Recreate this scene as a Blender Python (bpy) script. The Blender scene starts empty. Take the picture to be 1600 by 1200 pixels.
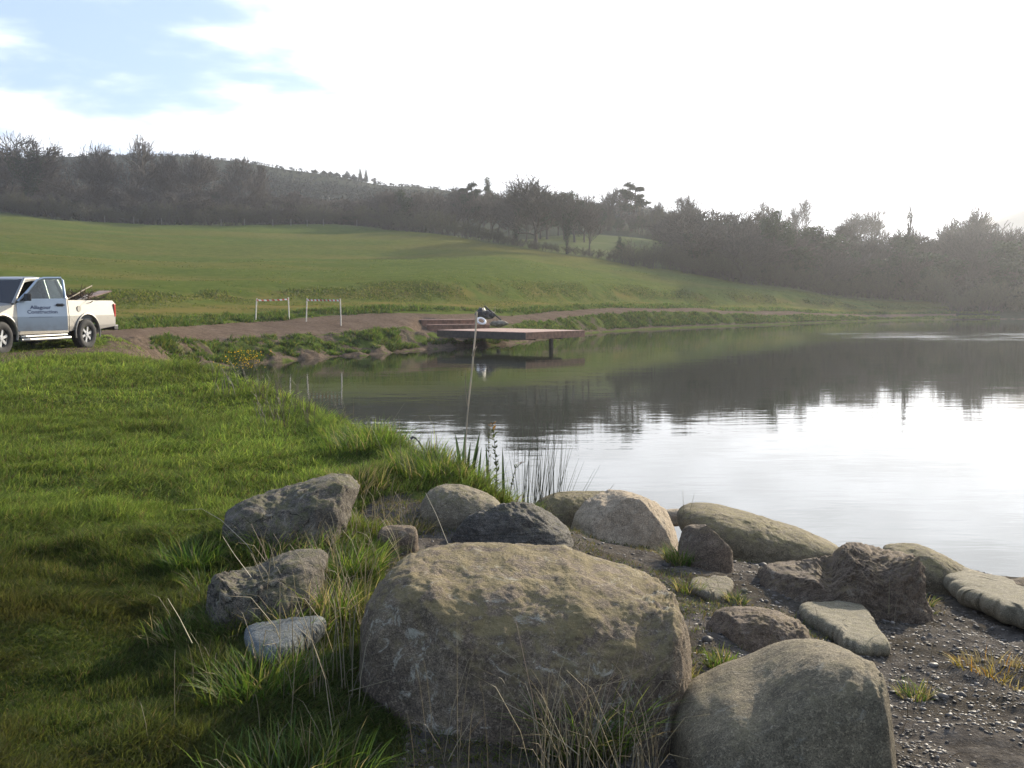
import bpy, bmesh, math, random
import numpy as np
from mathutils import Vector, Matrix
R = math.radians
SC = bpy.context.scene
COL = SC.collection

# ------------------------------------------------------------------ camera
F, CX, CY, HOR, EYE = 1555.0, 800.0, 600.0, 470.0, 2.5
HAZE = 0.00036
PITCH = math.atan((CY - HOR) / F)
cam_d = bpy.data.cameras.new('camera')
cam_d.sensor_width = 36.0
cam_d.lens = 36.0 * F / 1600.0
cam_d.clip_start = 0.05
cam_d.clip_end = 6000
cam = bpy.data.objects.new('camera', cam_d)
cam.location = (0, 0, EYE)
cam.rotation_euler = (math.pi / 2 - PITCH, 0, 0)
COL.objects.link(cam)
SC.camera = cam

# ------------------------------------------------------------------ sun, sky
SUN_AZ, SUN_EL = R(35), R(20.5)          # azimuth to the right of the view axis
SUN_DIR = Vector((math.sin(SUN_AZ) * math.cos(SUN_EL), math.cos(SUN_AZ) * math.cos(SUN_EL), math.sin(SUN_EL)))
sd = bpy.data.lights.new('sun', 'SUN')
sd.energy = 5.0
sd.angle = R(0.6)
sd.color = (1.0, 0.89, 0.72)
sun = bpy.data.objects.new('sun', sd)
sun.rotation_euler = (-SUN_DIR).to_track_quat('-Z', 'Y').to_euler()
sun.location = (40, 40, 60)
COL.objects.link(sun)

W = bpy.data.worlds.new('World')
SC.world = W
W.use_nodes = True
nt = W.node_tree
nt.nodes.clear()


def N(nt, typ, **kw):
    n = nt.nodes.new(typ)
    for k, v in kw.items():
        if k.startswith('i_'):
            key = k[2:]
            n.inputs[int(key) if key.isdigit() else key.replace('_', ' ')].default_value = v
        else:
            setattr(n, k, v)
    return n


def math_node(nt, op, a, b=None, clamp=False):
    n = nt.nodes.new('ShaderNodeMath')
    n.operation = op
    n.use_clamp = clamp
    for i, v in enumerate((a, b)):
        if v is None:
            continue
        if isinstance(v, (int, float)):
            n.inputs[i].default_value = v
        else:
            nt.links.new(v, n.inputs[i])
    return n.outputs[0]


def mapr(nt, v, a, b, c=0.0, d=1.0, smooth=True):
    n = nt.nodes.new('ShaderNodeMapRange')
    if smooth:
        n.interpolation_type = 'SMOOTHSTEP'
    nt.links.new(v, n.inputs[0])
    for i, x in zip((1, 2, 3, 4), (a, b, c, d)):
        n.inputs[i].default_value = x
    return n.outputs[0]


def mixc(nt, fac, a, b, blend='MIX'):
    n = nt.nodes.new('ShaderNodeMix')
    n.data_type = 'RGBA'
    n.blend_type = blend
    for i, v in ((0, fac), (6, a), (7, b)):
        if isinstance(v, (int, float)):
            n.inputs[i].default_value = v
        elif isinstance(v, tuple):
            n.inputs[i].default_value = (*v, 1) if len(v) == 3 else v
        else:
            nt.links.new(v, n.inputs[i])
    return n.outputs[2]


out = N(nt, 'ShaderNodeOutputWorld')
bg = N(nt, 'ShaderNodeBackground')
bg.inputs[1].default_value = 0.1
sky = N(nt, 'ShaderNodeTexSky')
sky.sky_type = 'NISHITA'
sky.sun_disc = False
sky.sun_elevation = SUN_EL
sky.sun_rotation = SUN_AZ
sky.altitude = 50
sky.air_density = 1.0
sky.dust_density = 0.7
tc = N(nt, 'ShaderNodeTexCoord')
sep = N(nt, 'ShaderNodeSeparateXYZ')
nt.links.new(tc.outputs['Generated'], sep.inputs[0])
x, y, z = sep.outputs
zz = math_node(nt, 'ADD', math_node(nt, 'MAXIMUM', z, 0.0), 0.10)
cu = math_node(nt, 'DIVIDE', x, zz)
cv = math_node(nt, 'DIVIDE', y, zz)
comb = N(nt, 'ShaderNodeCombineXYZ')
nt.links.new(cu, comb.inputs[0])
nt.links.new(cv, comb.inputs[1])
n1 = N(nt, 'ShaderNodeTexNoise')
n1.inputs['Scale'].default_value = 1.15
n1.inputs['Detail'].default_value = 7
n1.inputs['Roughness'].default_value = 0.55
n1.inputs['Distortion'].default_value = 0.6
nt.links.new(comb.outputs[0], n1.inputs['Vector'])
n2 = N(nt, 'ShaderNodeTexNoise')
n2.inputs['Scale'].default_value = 3.2
n2.inputs['Detail'].default_value = 6
nt.links.new(comb.outputs[0], n2.inputs['Vector'])
dotn = N(nt, 'ShaderNodeVectorMath')
dotn.operation = 'DOT_PRODUCT'
nt.links.new(tc.outputs['Generated'], dotn.inputs[0])
dotn.inputs[1].default_value = SUN_DIR
dt = math_node(nt, 'MAXIMUM', dotn.outputs['Value'], 0.0)
d2 = math_node(nt, 'MULTIPLY', dt, dt)
# cloud brightness rises towards the sun
lum = math_node(nt, 'ADD', math_node(nt, 'MULTIPLY', math_node(nt, 'MULTIPLY', d2, d2), 7.5), mapr(nt, dotn.outputs['Value'], -0.1, 0.45, 2.0, 10.0))
lum = math_node(nt, 'MULTIPLY', lum, mapr(nt, z, 0.04, 0.22, 0.62, 1.0))
lum = math_node(nt, 'MULTIPLY', lum, mapr(nt, z, 0.40, 0.75, 1.0, 0.5))
lum = math_node(nt, 'MULTIPLY', lum, mapr(nt, n2.outputs[0], 0.25, 0.75, 0.80, 1.12))
cc = N(nt, 'ShaderNodeCombineColor')
nt.links.new(math_node(nt, 'MULTIPLY', lum, 0.965), cc.inputs[0])
nt.links.new(lum, cc.inputs[1])
nt.links.new(math_node(nt, 'MULTIPLY', lum, 1.06), cc.inputs[2])
# cover: thick round the sun and low over the land, broken to the left, thin behind
cover = math_node(nt, 'ADD', n1.outputs[0], math_node(nt, 'MULTIPLY', d2, 0.60))
cover = math_node(nt, 'ADD', cover, math_node(nt, 'MULTIPLY', math_node(nt, 'SUBTRACT', n2.outputs[0], 0.5), 0.70))
cover = math_node(nt, 'ADD', cover, 0.03)
cover = math_node(nt, 'ADD', cover, mapr(nt, z, 0.155, 0.20, 0.30, -0.05))
cover = math_node(nt, 'SUBTRACT', cover, mapr(nt, dotn.outputs['Value'], -0.4, 0.3, 0.10, 0.0))
cover = math_node(nt, 'SUBTRACT', cover, mapr(nt, z, 0.40, 0.8, 0.0, 0.22))
cover = math_node(nt, 'SUBTRACT', cover, mapr(nt, x, -0.30, 0.0, 0.31, 0.0))
mask = mapr(nt, cover, 0.38, 0.84)
skyc = mixc(nt, 1.0, sky.outputs[0], (.45, .60, .76), 'MULTIPLY')
skyc = mixc(nt, .42, skyc, (6.4, 7.9, 11.4))
final = mixc(nt, mask, skyc, cc.outputs[0])
nt.links.new(final, bg.inputs[0])
nt.links.new(bg.outputs[0], out.inputs[0])

vs = SC.view_settings
vs.view_transform = 'Standard'
vs.look = 'None'
vs.exposure = 0.68
vs.gamma = 1.0
vs.use_curve_mapping = False
cy = SC.cycles
cy.max_bounces = 6
cy.diffuse_bounces = 3
cy.glossy_bounces = 3
cy.transmission_bounces = 4
cy.transparent_max_bounces = 8
cy.volume_bounces = 0
cy.caustics_reflective = False
cy.caustics_refractive = False
cy.sample_clamp_indirect = 6

# ------------------------------------------------------------------ helpers


def ray(px, py):
    a, b = (px - CX) / F, (CY - py) / F
    cp, sp = math.cos(PITCH), math.sin(PITCH)
    return Vector((a, cp + b * sp, -sp + b * cp))


def at(px, py, Y):
    d = ray(px, py)
    k = Y / d.y
    return Vector((d.x * k, Y, EYE + d.z * k))


def tag(o, label=None, cat=None, group=None, kind=None):
    if label:
        o['label'] = label
    if cat:
        o['category'] = cat
    if group:
        o['group'] = group
    if kind:
        o['kind'] = kind
    return o


def empty(name, loc=(0, 0, 0), rz=0.0, label=None, cat=None, group=None):
    o = bpy.data.objects.new(name, None)
    o.empty_display_size = 0.2
    COL.objects.link(o)
    o.location = loc
    o.rotation_euler = (0, 0, rz)
    return tag(o, label, cat, group)


def link(name, me, parent=None, mats=None):
    o = bpy.data.objects.new(name, me)
    COL.objects.link(o)
    if parent is not None:
        o.parent = parent
    if mats:
        for m in (mats if isinstance(mats, (list, tuple)) else [mats]):
            me.materials.append(m)
    return o


def mesh_np(name, V, T, smooth=False, col=None, extra=None):
    V = np.asarray(V, dtype=np.float32)
    T = np.asarray(T, dtype=np.int32)
    k = T.shape[1]
    me = bpy.data.meshes.new(name)
    me.vertices.add(len(V))
    me.vertices.foreach_set('co', V.ravel())
    me.loops.add(T.size)
    me.loops.foreach_set('vertex_index', T.ravel())
    me.polygons.add(len(T))
    me.polygons.foreach_set('loop_start', np.arange(0, T.size, k, dtype=np.int32))
    me.update(calc_edges=True)
    if smooth:
        me.polygons.foreach_set('use_smooth', np.ones(len(T), dtype=bool))
    if col is not None:
        a = me.attributes.new('col', 'FLOAT_COLOR', 'POINT')
        c = np.ones((len(V), 4), dtype=np.float32)
        c[:, :3] = col
        a.data.foreach_set('color', c.ravel())
    return me


def _hash(ix, iy, iz, seed):
    h = (ix.astype(np.int64) * 374761393 + iy.astype(np.int64) * 668265263 + iz.astype(np.int64) * 2147483647 + seed * 974634777) & 0xFFFFFFFF
    h = ((h ^ (h >> 13)) * 1274126177) & 0xFFFFFFFF
    h = ((h ^ (h >> 16)) * 2246822519) & 0xFFFFFFFF
    h = h ^ (h >> 15)
    return (h & 0xFFFF) / 65535.0 * 2 - 1


def vnoise(P, scale=1.0, seed=0):
    P = np.asarray(P, dtype=np.float64) * scale
    if P.shape[1] == 2:
        P = np.c_[P, np.zeros(len(P))]
    i = np.floor(P).astype(np.int64)
    f = P - i
    f = f * f * f * (f * (f * 6 - 15) + 10)
    r = 0
    for dx in (0, 1):
        wx = f[:, 0] if dx else 1 - f[:, 0]
        for dy in (0, 1):
            wy = f[:, 1] if dy else 1 - f[:, 1]
            for dz in (0, 1):
                wz = f[:, 2] if dz else 1 - f[:, 2]
                r = r + wx * wy * wz * _hash(i[:, 0] + dx, i[:, 1] + dy, i[:, 2] + dz, seed)
    return r


def fbm(P, scale=1.0, octs=4, seed=0, gain=0.5):
    r, a, s = 0, 1.0, scale
    for k in range(octs):
        r = r + a * vnoise(P, s, seed + k * 17)
        a *= gain
        s *= 2.07
    return r


# ------------------------------------------------------------------ materials


def new_mat(name):
    m = bpy.data.materials.new(name)
    m.use_nodes = True
    t = m.node_tree
    t.nodes.clear()
    o = t.nodes.new('ShaderNodeOutputMaterial')
    return m, t, o


def bump(t, h, strength=0.5, dist=0.02):
    b = t.nodes.new('ShaderNodeBump')
    b.inputs['Strength'].default_value = strength
    b.inputs['Distance'].default_value = dist
    t.links.new(h, b.inputs['Height'])
    return b.outputs[0]


def noise(t, vec, scale, detail=5, rough=0.55, dist=0.0):
    n = t.nodes.new('ShaderNodeTexNoise')
    n.inputs['Scale'].default_value = scale
    n.inputs['Detail'].default_value = detail
    n.inputs['Roughness'].default_value = rough
    n.inputs['Distortion'].default_value = dist
    if vec is not None:
        t.links.new(vec, n.inputs['Vector'])
    return n.outputs[0]


def coord(t, kind='Object'):
    return t.nodes.new('ShaderNodeTexCoord').outputs[kind]


def simple(name, colr, rough=0.6, metal=0.0, var=0.15, scale=8.0, bs=0.0, bd=0.01, spec=0.5):
    m, t, o = new_mat(name)
    p = t.nodes.new('ShaderNodeBsdfPrincipled')
    c = coord(t)
    nz = noise(t, c, scale, 6)
    lo = tuple(v * (1 - var) for v in colr)
    hi = tuple(min(1, v * (1 + var)) for v in colr)
    t.links.new(mixc(t, mapr(t, nz, 0.3, 0.7), lo, hi), p.inputs['Base Color'])
    p.inputs['Roughness'].default_value = rough
    p.inputs['Metallic'].default_value = metal
    p.inputs['Specular IOR Level'].default_value = spec
    if bs:
        t.links.new(bump(t, nz, bs, bd), p.inputs['Normal'])
    t.links.new(p.outputs[0], o.inputs[0])
    return m


def leaf_mat(name, tint=(1, 1, 1), trans=0.35, gloss=0.06, rough=0.45):
    """thin leaf: reads its own colour from the mesh's 'col' attribute"""
    m, t, o = new_mat(name)
    a = t.nodes.new('ShaderNodeAttribute')
    a.attribute_name = 'col'
    c = mixc(t, 1.0, a.outputs['Color'], tint, 'MULTIPLY')
    d = t.nodes.new('ShaderNodeBsdfDiffuse')
    tr = t.nodes.new('ShaderNodeBsdfTranslucent')
    g = t.nodes.new('ShaderNodeBsdfGlossy')
    g.inputs['Roughness'].default_value = rough
    g.inputs['Color'].default_value = (1, 1, 1, 1)
    t.links.new(c, d.inputs[0])
    t.links.new(mixc(t, 1.0, c, (1.2, 1.2, 0.85), 'MULTIPLY'), tr.inputs[0])
    m1 = t.nodes.new('ShaderNodeMixShader')
    m1.inputs[0].default_value = trans
    t.links.new(d.outputs[0], m1.inputs[1])
    t.links.new(tr.outputs[0], m1.inputs[2])
    m2 = t.nodes.new('ShaderNodeMixShader')
    m2.inputs[0].default_value = gloss
    t.links.new(m1.outputs[0], m2.inputs[1])
    t.links.new(g.outputs[0], m2.inputs[2])
    t.links.new(m2.outputs[0], o.inputs[0])
    return m


def rock_mat(name, dark, light, moss=0.3, mosscol=(0.13, 0.13, 0.045), lichen=0.3, scale=1.0, bs=0.7, layered=0.0, cracks=0.8):
    m, t, o = new_mat(name)
    p = t.nodes.new('ShaderNodeBsdfPrincipled')
    oi = t.nodes.new('ShaderNodeObjectInfo')
    vm = t.nodes.new('ShaderNodeVectorMath')
    vm.operation = 'ADD'
    t.links.new(coord(t), vm.inputs[0])
    t.links.new(math_node(t, 'MULTIPLY', oi.outputs['Random'], 60.0), vm.inputs[1])
    c = vm.outputs[0]
    big = noise(t, c, 2.6 * scale, 6, 0.6, 0.5)
    mid = noise(t, c, 11 * scale, 8, 0.68)
    fine = noise(t, c, 60 * scale, 6, 0.7)
    grain = noise(t, c, 190, 4, 0.8)
    colr = mixc(t, mapr(t, big, 0.3, 0.7), dark, light)
    colr = mixc(t, mapr(t, mid, 0.35, 0.7, 0, 0.65), colr, tuple(v * 0.42 for v in dark))
    colr = mixc(t, mapr(t, fine, 0.50, 0.62, 0, 0.5), colr, tuple(min(1, v * 1.6) for v in light))
    colr = mixc(t, mapr(t, grain, 0.40, 0.56, 0.75, 0.0), colr, tuple(v * 0.3 for v in dark))
    # pale lichen blotches
    vor = noise(t, c, 6.5 * scale, 9, 0.8, 1.2)
    vc = t.nodes.new('ShaderNodeTexVoronoi')
    vc.feature = 'DISTANCE_TO_EDGE'
    vc.inputs['Scale'].default_value = 3.2 * scale
    wv_ = t.nodes.new('ShaderNodeVectorMath'); wv_.operation = 'MULTIPLY_ADD'
    ncol = t.nodes.new('ShaderNodeTexNoise'); ncol.inputs['Scale'].default_value = 4 * scale; ncol.inputs['Detail'].default_value = 5
    t.links.new(c, ncol.inputs['Vector'])
    t.links.new(ncol.outputs['Color'], wv_.inputs[0]); wv_.inputs[1].default_value = (.35, .35, .35); t.links.new(c, wv_.inputs[2])
    t.links.new(wv_.outputs[0], vc.inputs['Vector'])
    crack = math_node(t, 'MULTIPLY', mapr(t, vc.outputs['Distance'], .0, .022, 1.0, 0.0), mapr(t, big, .45, .62, 0.0, cracks))
    colr = mixc(t, math_node(t, 'MULTIPLY', crack, .7), colr, tuple(v * 0.22 for v in dark))
    colr = mixc(t, math_node(t, 'MULTIPLY', mapr(t, vor, 0.56, 0.64), lichen), colr, (0.42, 0.42, 0.36))
    # moss on the upward faces
    g = t.nodes.new('ShaderNodeNewGeometry')
    s = t.nodes.new('ShaderNodeSeparateXYZ')
    t.links.new(g.outputs['Normal'], s.inputs[0])
    up = mapr(t, s.outputs[2], 0.25, 0.85)
    mn = noise(t, c, 9 * scale, 9, 0.75, 0.6)
    mm = math_node(t, 'MULTIPLY', up, mapr(t, math_node(t, 'ADD', mn, moss * 0.22), 0.52, 0.66))
    mm = math_node(t, 'MULTIPLY', mm, min(.85, moss * 1.1 + 0.1))
    colr = mixc(t, mm, colr, mosscol)
    colr = mixc(t, 1.0, colr, (1.06, .97, .86), 'MULTIPLY')
    t.links.new(colr, p.inputs['Base Color'])
    p.inputs['Roughness'].default_value = 0.88
    p.inputs['Specular IOR Level'].default_value = 0.3
    h = math_node(t, 'ADD', math_node(t, 'MULTIPLY', mid, 1.0), math_node(t, 'MULTIPLY', fine, 0.38))
    h = math_node(t, 'ADD', h, math_node(t, 'MULTIPLY', grain, 0.14))
    h = math_node(t, 'SUBTRACT', h, math_node(t, 'MULTIPLY', crack, .8))
    if layered:
        mp = t.nodes.new('ShaderNodeMapping')
        mp.inputs['Rotation'].default_value = (0.5, 0.5, 0.2)
        mp.inputs['Scale'].default_value = (2.0, 2.0, 22.0)
        t.links.new(c, mp.inputs[0])
        h = math_node(t, 'ADD', h, math_node(t, 'MULTIPLY', noise(t, mp.outputs[0], 1.0, 3, 0.6, 0.4), layered))
    t.links.new(bump(t, h, bs, 0.03), p.inputs['Normal'])
    t.links.new(p.outputs[0], o.inputs[0])
    return m
# ------------------------------------------------------------------ terrain
# profiles by viewing azimuth: u is a pixel column, each row is (distance, height) for
# feet, near ground, bank crest, waterline, pond bed x2, far waterline, track edge, track far edge,
# small bank top, terrace back, berm brow, field, wood edge, wood, hill crest, beyond


def zy(y, Y):
    return EYE - (y - HOR) / F * Y


TAB = {
    -700: [(6, 1.0), (15, 1.2), (19, 1.3), (22, 1.3), (23, 1.3), (24, 1.3), (25, 1.3), (30, 1.4), (33, 1.6), (38, 1.9), (48, 3), (100, 10), (190, 22), (260, 30), (380, 60), (800, 30)],
    0: [(8, 1.02), (20, 1.31), (23, 1.38), (24.5, 1.40), (26, 1.41), (27, 1.42), (27.5, 1.43), (30, 1.53), (34, 1.75), (42, 2.2), (55, 3.1), (110, zy(395, 110)), (190, zy(336, 190)), (240, 24), (380, zy(252, 380)), (800, 30)],
    200: [(8, .98), (21, 1.25), (24, 1.29), (25.5, 1.34), (27, 1.37), (29, 1.40), (31, 1.43), (36, 1.5), (40, 1.85), (48, 2.25), (60, zy(456, 60)), (115, zy(405, 115)), (195, zy(350, 195)), (245, 21), (385, zy(243, 385)), (800, 30)],
    300: [(8, .97), (19.5, 1.17), (29, .05), (32, -.25), (33.5, -.25), (35.5, 0), (38, .8), (45, 1.45), (48, 1.8), (55, 2.3), (66, zy(452, 66)), (120, zy(408, 120)), (198, zy(351, 198)), (250, 22), (385, zy(244, 385)), (800, 30)],
    400: [(8, .96), (15.5, 1.14), (19, 0), (22, -.5), (36, -.5), (39.5, 0), (42, .85), (51, 1.5), (53.5, 1.85), (60, 2.28), (70, zy(447, 70)), (125, zy(405, 125)), (200, zy(352, 200)), (255, 22), (388, zy(258, 388)), (800, 30)],
    500: [(8, .96), (12, 1.1), (15, 0), (18, -.6), (40, -.6), (43.5, 0), (46, .95), (55, 1.65), (57.5, 2.0), (64, 2.33), (74, zy(443, 74)), (130, zy(403, 130)), (200, zy(353, 200)), (260, 22), (390, zy(272, 390)), (800, 25)],
    600: [(6.5, .95), (9.8, 1.07), (12.3, 0), (15, -.7), (43, -.7), (47, 0), (49.5, 1.05), (58, 1.7), (60.5, 2.1), (67, 2.4), (77, zy(438, 77)), (130, zy(402, 130)), (187, zy(357, 187)), (240, 20), (390, zy(290, 390)), (800, 20)],
    700: [(6, .93), (8.3, 1.04), (10.3, 0), (13, -.7), (49, -.7), (53, 0), (56.0, 1.1), (62, 1.65), (64.5, 2.05), (71, 2.4), (81, zy(436, 81)), (125, zy(405, 125)), (165, zy(371, 165)), (220, 17), (395, zy(298, 395)), (800, 20)],
    800: [(5, .9), (7.4, .92), (9.2, 0), (12, -.8), (52, -.7), (56.5, 0), (62, .95), (71, 1.5), (73.5, 1.95), (80, 2.3), (90, zy(437, 90)), (125, zy(410, 125)), (150, zy(386, 150)), (200, 14.5), (395, zy(315, 395)), (800, 15)],
    900: [(4.5, .87), (6.8, .82), (9.6, 0), (12, -.8), (70, -.7), (75, 0), (77.5, 1.2), (83, 1.5), (85.5, 1.9), (92, 2.2), (102, zy(438, 102)), (130, zy(418, 130)), (145, zy(398, 145)), (195, zy(362, 195)), (390, zy(325, 390)), (800, 15)],
    1000: [(4, .85), (6.5, .72), (10.2, 0), (12, -.8), (80, -.7), (86, 0), (88.5, 1.15), (94, 1.45), (97, 1.85), (104, 2.15), (114, zy(443, 114)), (130, zy(429, 130)), (145, zy(416, 145)), (190, zy(369, 190)), (380, zy(330, 380)), (800, 10)],
    1200: [(3.8, .85), (6.3, .60), (9.9, 0), (12.5, -.8), (98, -.7), (104, 0), (106.5, 1.0), (112, 1.3), (115, 1.75), (121, 2.0), (129, zy(452, 129)), (133, 4.2), (138, 4.4), (180, 7), (370, 24), (800, 10)],
    1400: [(3.6, .78), (6.5, .46), (9.6, 0), (12.5, -.8), (123, -.7), (129, 0), (131, .75), (134, .9), (136, 1.1), (138, 1.3), (141, 2.0), (144, 2.2), (147, 2.4), (180, 5), (360, 18), (800, 10)],
    1600: [(3.6, .75), (6, .48), (8.9, 0), (11.5, -.8), (130, -.7), (136, 0), (138, .3), (141, .6), (143, .8), (145, .9), (147, 1.0), (149, 1.2), (151, 1.6), (185, 4), (360, 14), (800, 8)],
    2100: [(3.6, .75), (6, .48), (8.9, 0), (12, -.8), (118, -.7), (124, 0), (127, .5), (130, .7), (132, .9), (135, 1.0), (138, 1.0), (141, 1.2), (145, 1.6), (185, 4), (360, 14), (800, 8)],
}
BACK = [(8, 1.0), (13, 1.1), (17, 1.15), (19, 1.2), (21, 1.2), (23, 1.2), (25, 1.3), (30, 1.4), (33, 1.6), (38, 1.9), (48, 2.2), (100, 3), (190, 5), (260, 8), (380, 12), (800, 12)]
_ua, _rr, _zz = [], [], []
_ua.append(-math.pi); _rr.append([p[0] for p in BACK]); _zz.append([p[1] for p in BACK])
_ua.append(R(-90)); _rr.append([p[0] for p in BACK]); _zz.append([p[1] for p in BACK])
for u_ in sorted(TAB):
    th = math.atan((u_ - CX) / F)
    k = 1.0 / math.cos(th)
    _ua.append(th); _rr.append([p[0] * k for p in TAB[u_]]); _zz.append([p[1] for p in TAB[u_]])
_ua.append(R(95)); _rr.append([p[0] for p in BACK]); _zz.append([p[1] for p in BACK])
_ua.append(math.pi); _rr.append([p[0] for p in BACK]); _zz.append([p[1] for p in BACK])
_rr = np.array(_rr); _zz = np.array(_zz); _ua = np.array(_ua)
TH = np.radians(np.arange(-180, 180.01, 0.25))
RK = np.stack([np.zeros(len(TH))] + [np.interp(TH, _ua, _rr[:, j]) for j in range(16)], 1)
ZK = np.stack([np.full(len(TH), .95)] + [np.interp(TH, _ua, _zz[:, j]) for j in range(16)], 1)
_g = np.exp(-0.5 * (np.arange(-10, 11) / 3.2) ** 2); _g /= _g.sum()


def _sm(A):
    B = np.vstack([A[:1]] * 10 + [A] + [A[-1:]] * 10)
    return np.stack([np.convolve(B[:, j], _g, 'valid') for j in range(A.shape[1])], 1)


RK[:, 10] += .4 * (RK[:, 11] - RK[:, 10])
ZK[:, 7] += .2 * (ZK[:, 8] - ZK[:, 7])
RK[:, 7] += .2 * (RK[:, 8] - RK[:, 7])
RK, ZK = _sm(RK), _sm(ZK)


def _cols(th):
    f = (th - TH[0]) / (TH[1] - TH[0])
    i = np.clip(f.astype(int), 0, len(TH) - 2)
    f = (f - i)[:, None]
    return RK[i] * (1 - f) + RK[i + 1] * f, ZK[i] * (1 - f) + ZK[i + 1] * f


def _prof(rk, zk, r):
    z = zk[:, -1].copy()
    s = np.full(len(r), 16.0)
    for j in range(15, -1, -1):
        m = r < rk[:, j + 1]
        t = np.clip((r - rk[:, j]) / np.maximum(rk[:, j + 1] - rk[:, j], 1e-6), 0, 1)
        z = np.where(m, zk[:, j] * (1 - t) + zk[:, j + 1] * t, z)
        s = np.where(m, j + t, s)
    return z, s


def _box(v, a, b, w):
    return 1 / (1 + np.exp(-np.clip((v - a) / w * 4, -30, 30))) / (1 + np.exp(-np.clip((b - v) / w * 4, -30, 30)))


def terrain(X, Y, want_s=False):
    X = np.atleast_1d(np.asarray(X, float)); Y = np.atleast_1d(np.asarray(Y, float))
    th = np.arctan2(X, Y)
    r = np.hypot(X, Y)
    rk, zk = _cols(th)
    z = 0
    for w, q in ((.2, .985), (.2, .9925), (.2, 1.0), (.2, 1.0075), (.2, 1.015)):
        zi, si = _prof(rk, zk, r * q)
        z = z + w * zi
        if q == 1.0:
            s = si
    P = np.c_[X, Y]
    # roughness: soil lumps near, ragged banks, gently uneven field
    near = np.clip((14 - r) / 5, 0, 1)
    bank = np.clip(1 - np.abs(s - 6.6) / .9, 0, 1) + np.clip(1 - np.abs(s - 8.5) / .6, 0, 1) * .5 + np.clip(1 - np.abs(s - 10.5) / .8, 0, 1) * .35
    z = z + near * (fbm(P, 1.3, 3, 5) * .035) + near * soil_w(X, Y, s) * fbm(P, 6.0, 4, 9) * .016
    z = z + (1 - near) * np.clip(r / 300, 0, .35) * fbm(P, .06, 3, 21) * np.clip(np.abs(s - 6.0) , 0, 1)
    bank = bank + np.clip((s - 4.4) / .4, 0, 1) * np.clip((7 - s) / .3, 0, 1) * (Y > 15) * (X < 0) * .8
    z = z + bank * (fbm(P, .9, 5, 31, .6) * .11)
    z = z - .42 * _box(X, -5.3, -.6, .5) * _box(Y, 53.5, 58.6, .4) * (z > .5)
    z = z + .09 * np.exp(-(((X + 1.45) / .5) ** 2 + ((Y - 5.95) / .3) ** 2)) + .09 * np.exp(-(((X + 1.15) / .4) ** 2 + ((Y - 4.5) / .22) ** 2))
    for (mx_, my_, sx_, sy_, hh_) in ((.55, 7.25, .6, .4, .08), (-.25, 7.0, .5, .3, .07), (1.25, 7.5, .5, .35, .06), (2.1, 6.75, .8, .3, .06), (1.3, 5.0, .5, .25, .05), (-1.5, 6.5, .6, .3, .05)):
        z = z + hh_ * np.exp(-(((X - mx_) / sx_) ** 2 + ((Y - my_) / sy_) ** 2))
    # grassy mound at the end of the lawn above the round stone
    z = z + .10 * np.exp(-(((X + .95) / .55) ** 2 + ((Y - 7.9) / .5) ** 2))
    if want_s:
        return z, s
    return z


def soil_w(X, Y, s):
    u = CX + F * X / np.maximum(Y, .2)
    P = np.c_[X, Y]
    e = vnoise(P, 1.7, 77) * 40
    w1 = np.clip((u + e - 575) / 60, 0, 1) * np.clip((7.3 - Y) / .3, 0, 1)
    w2 = np.clip((u + e - 820) / 50, 0, 1)
    w = np.maximum(w1, w2) * (Y < 16) * (Y > 0)
    # worn soil between the two mossy rocks at the lawn's edge
    w = np.maximum(w, np.clip(1 - np.hypot((u - 470) / 150, (Y - 5.4) / 1.0), 0, 1) * 1.2 * (Y < 8))
    w = np.maximum(w, np.clip(1 - np.hypot((u - 610) / 90, (Y - 6.9) / .9), 0, 1) * 1.5 * (Y < 8))
    return np.clip(w, 0, 1)


def zt(x, y):
    return float(terrain([x], [y])[0])


def hit(px, py, y0=2.0, y1=900.0):
    d = ray(px, py)
    Ys = np.geomspace(y0, y1, 1500)
    X = d.x / d.y * Ys
    Z = EYE + d.z / d.y * Ys
    T = terrain(X, Ys)
    idx = np.nonzero(Z <= T)[0]
    i = idx[0] if len(idx) else len(Ys) - 1
    return Vector((X[i], Ys[i], float(T[i])))


# --- mesh
thg = np.unique(np.concatenate([np.radians(np.arange(-180, -34, 3.0)), np.radians(np.arange(-34, 34.01, 0.1)), np.radians(np.arange(36, 180.01, 3.0))]))
subs = [56, 80, 46, 6, 5, 12, 26, 20, 14, 14, 24, 30, 26, 14, 24, 8]
sg = np.concatenate([j + np.arange(n) / n for j, n in enumerate(subs)] + [[16.0]])
sg[0] = 0.02
rk, zk = _cols(thg)
j0 = np.clip(sg.astype(int), 0, 15)
ft = sg - j0
RG = rk[:, j0] * (1 - ft) + rk[:, j0 + 1] * ft
XG = RG * np.sin(thg)[:, None]
YG = RG * np.cos(thg)[:, None]
nT, nS = XG.shape
ZG, SG = terrain(XG.ravel(), YG.ravel(), True)
V = np.c_[XG.ravel(), YG.ravel(), ZG]
ii, jj = np.meshgrid(np.arange(nT - 1), np.arange(nS - 1), indexing='ij')
a_ = (ii * nS + jj).ravel()
Q = np.stack([a_, a_ + 1, a_ + nS + 1, a_ + nS], 1)[:, ::-1]
smid = sg[jj.ravel()] + 1e-4
uq = CX + F * np.tan(np.clip(thg[ii.ravel()], -1.2, 1.2))
track = (smid >= 7) & (smid < 8) & (uq > -60) & (uq < 1490)
soil = soil_w(V[:, 0], V[:, 1], SG)
P2 = V[:, :2]
uu = CX + F * V[:, 0] / np.maximum(V[:, 1], .2)
front = V[:, 1] > 0
bare = soil.copy()
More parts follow.
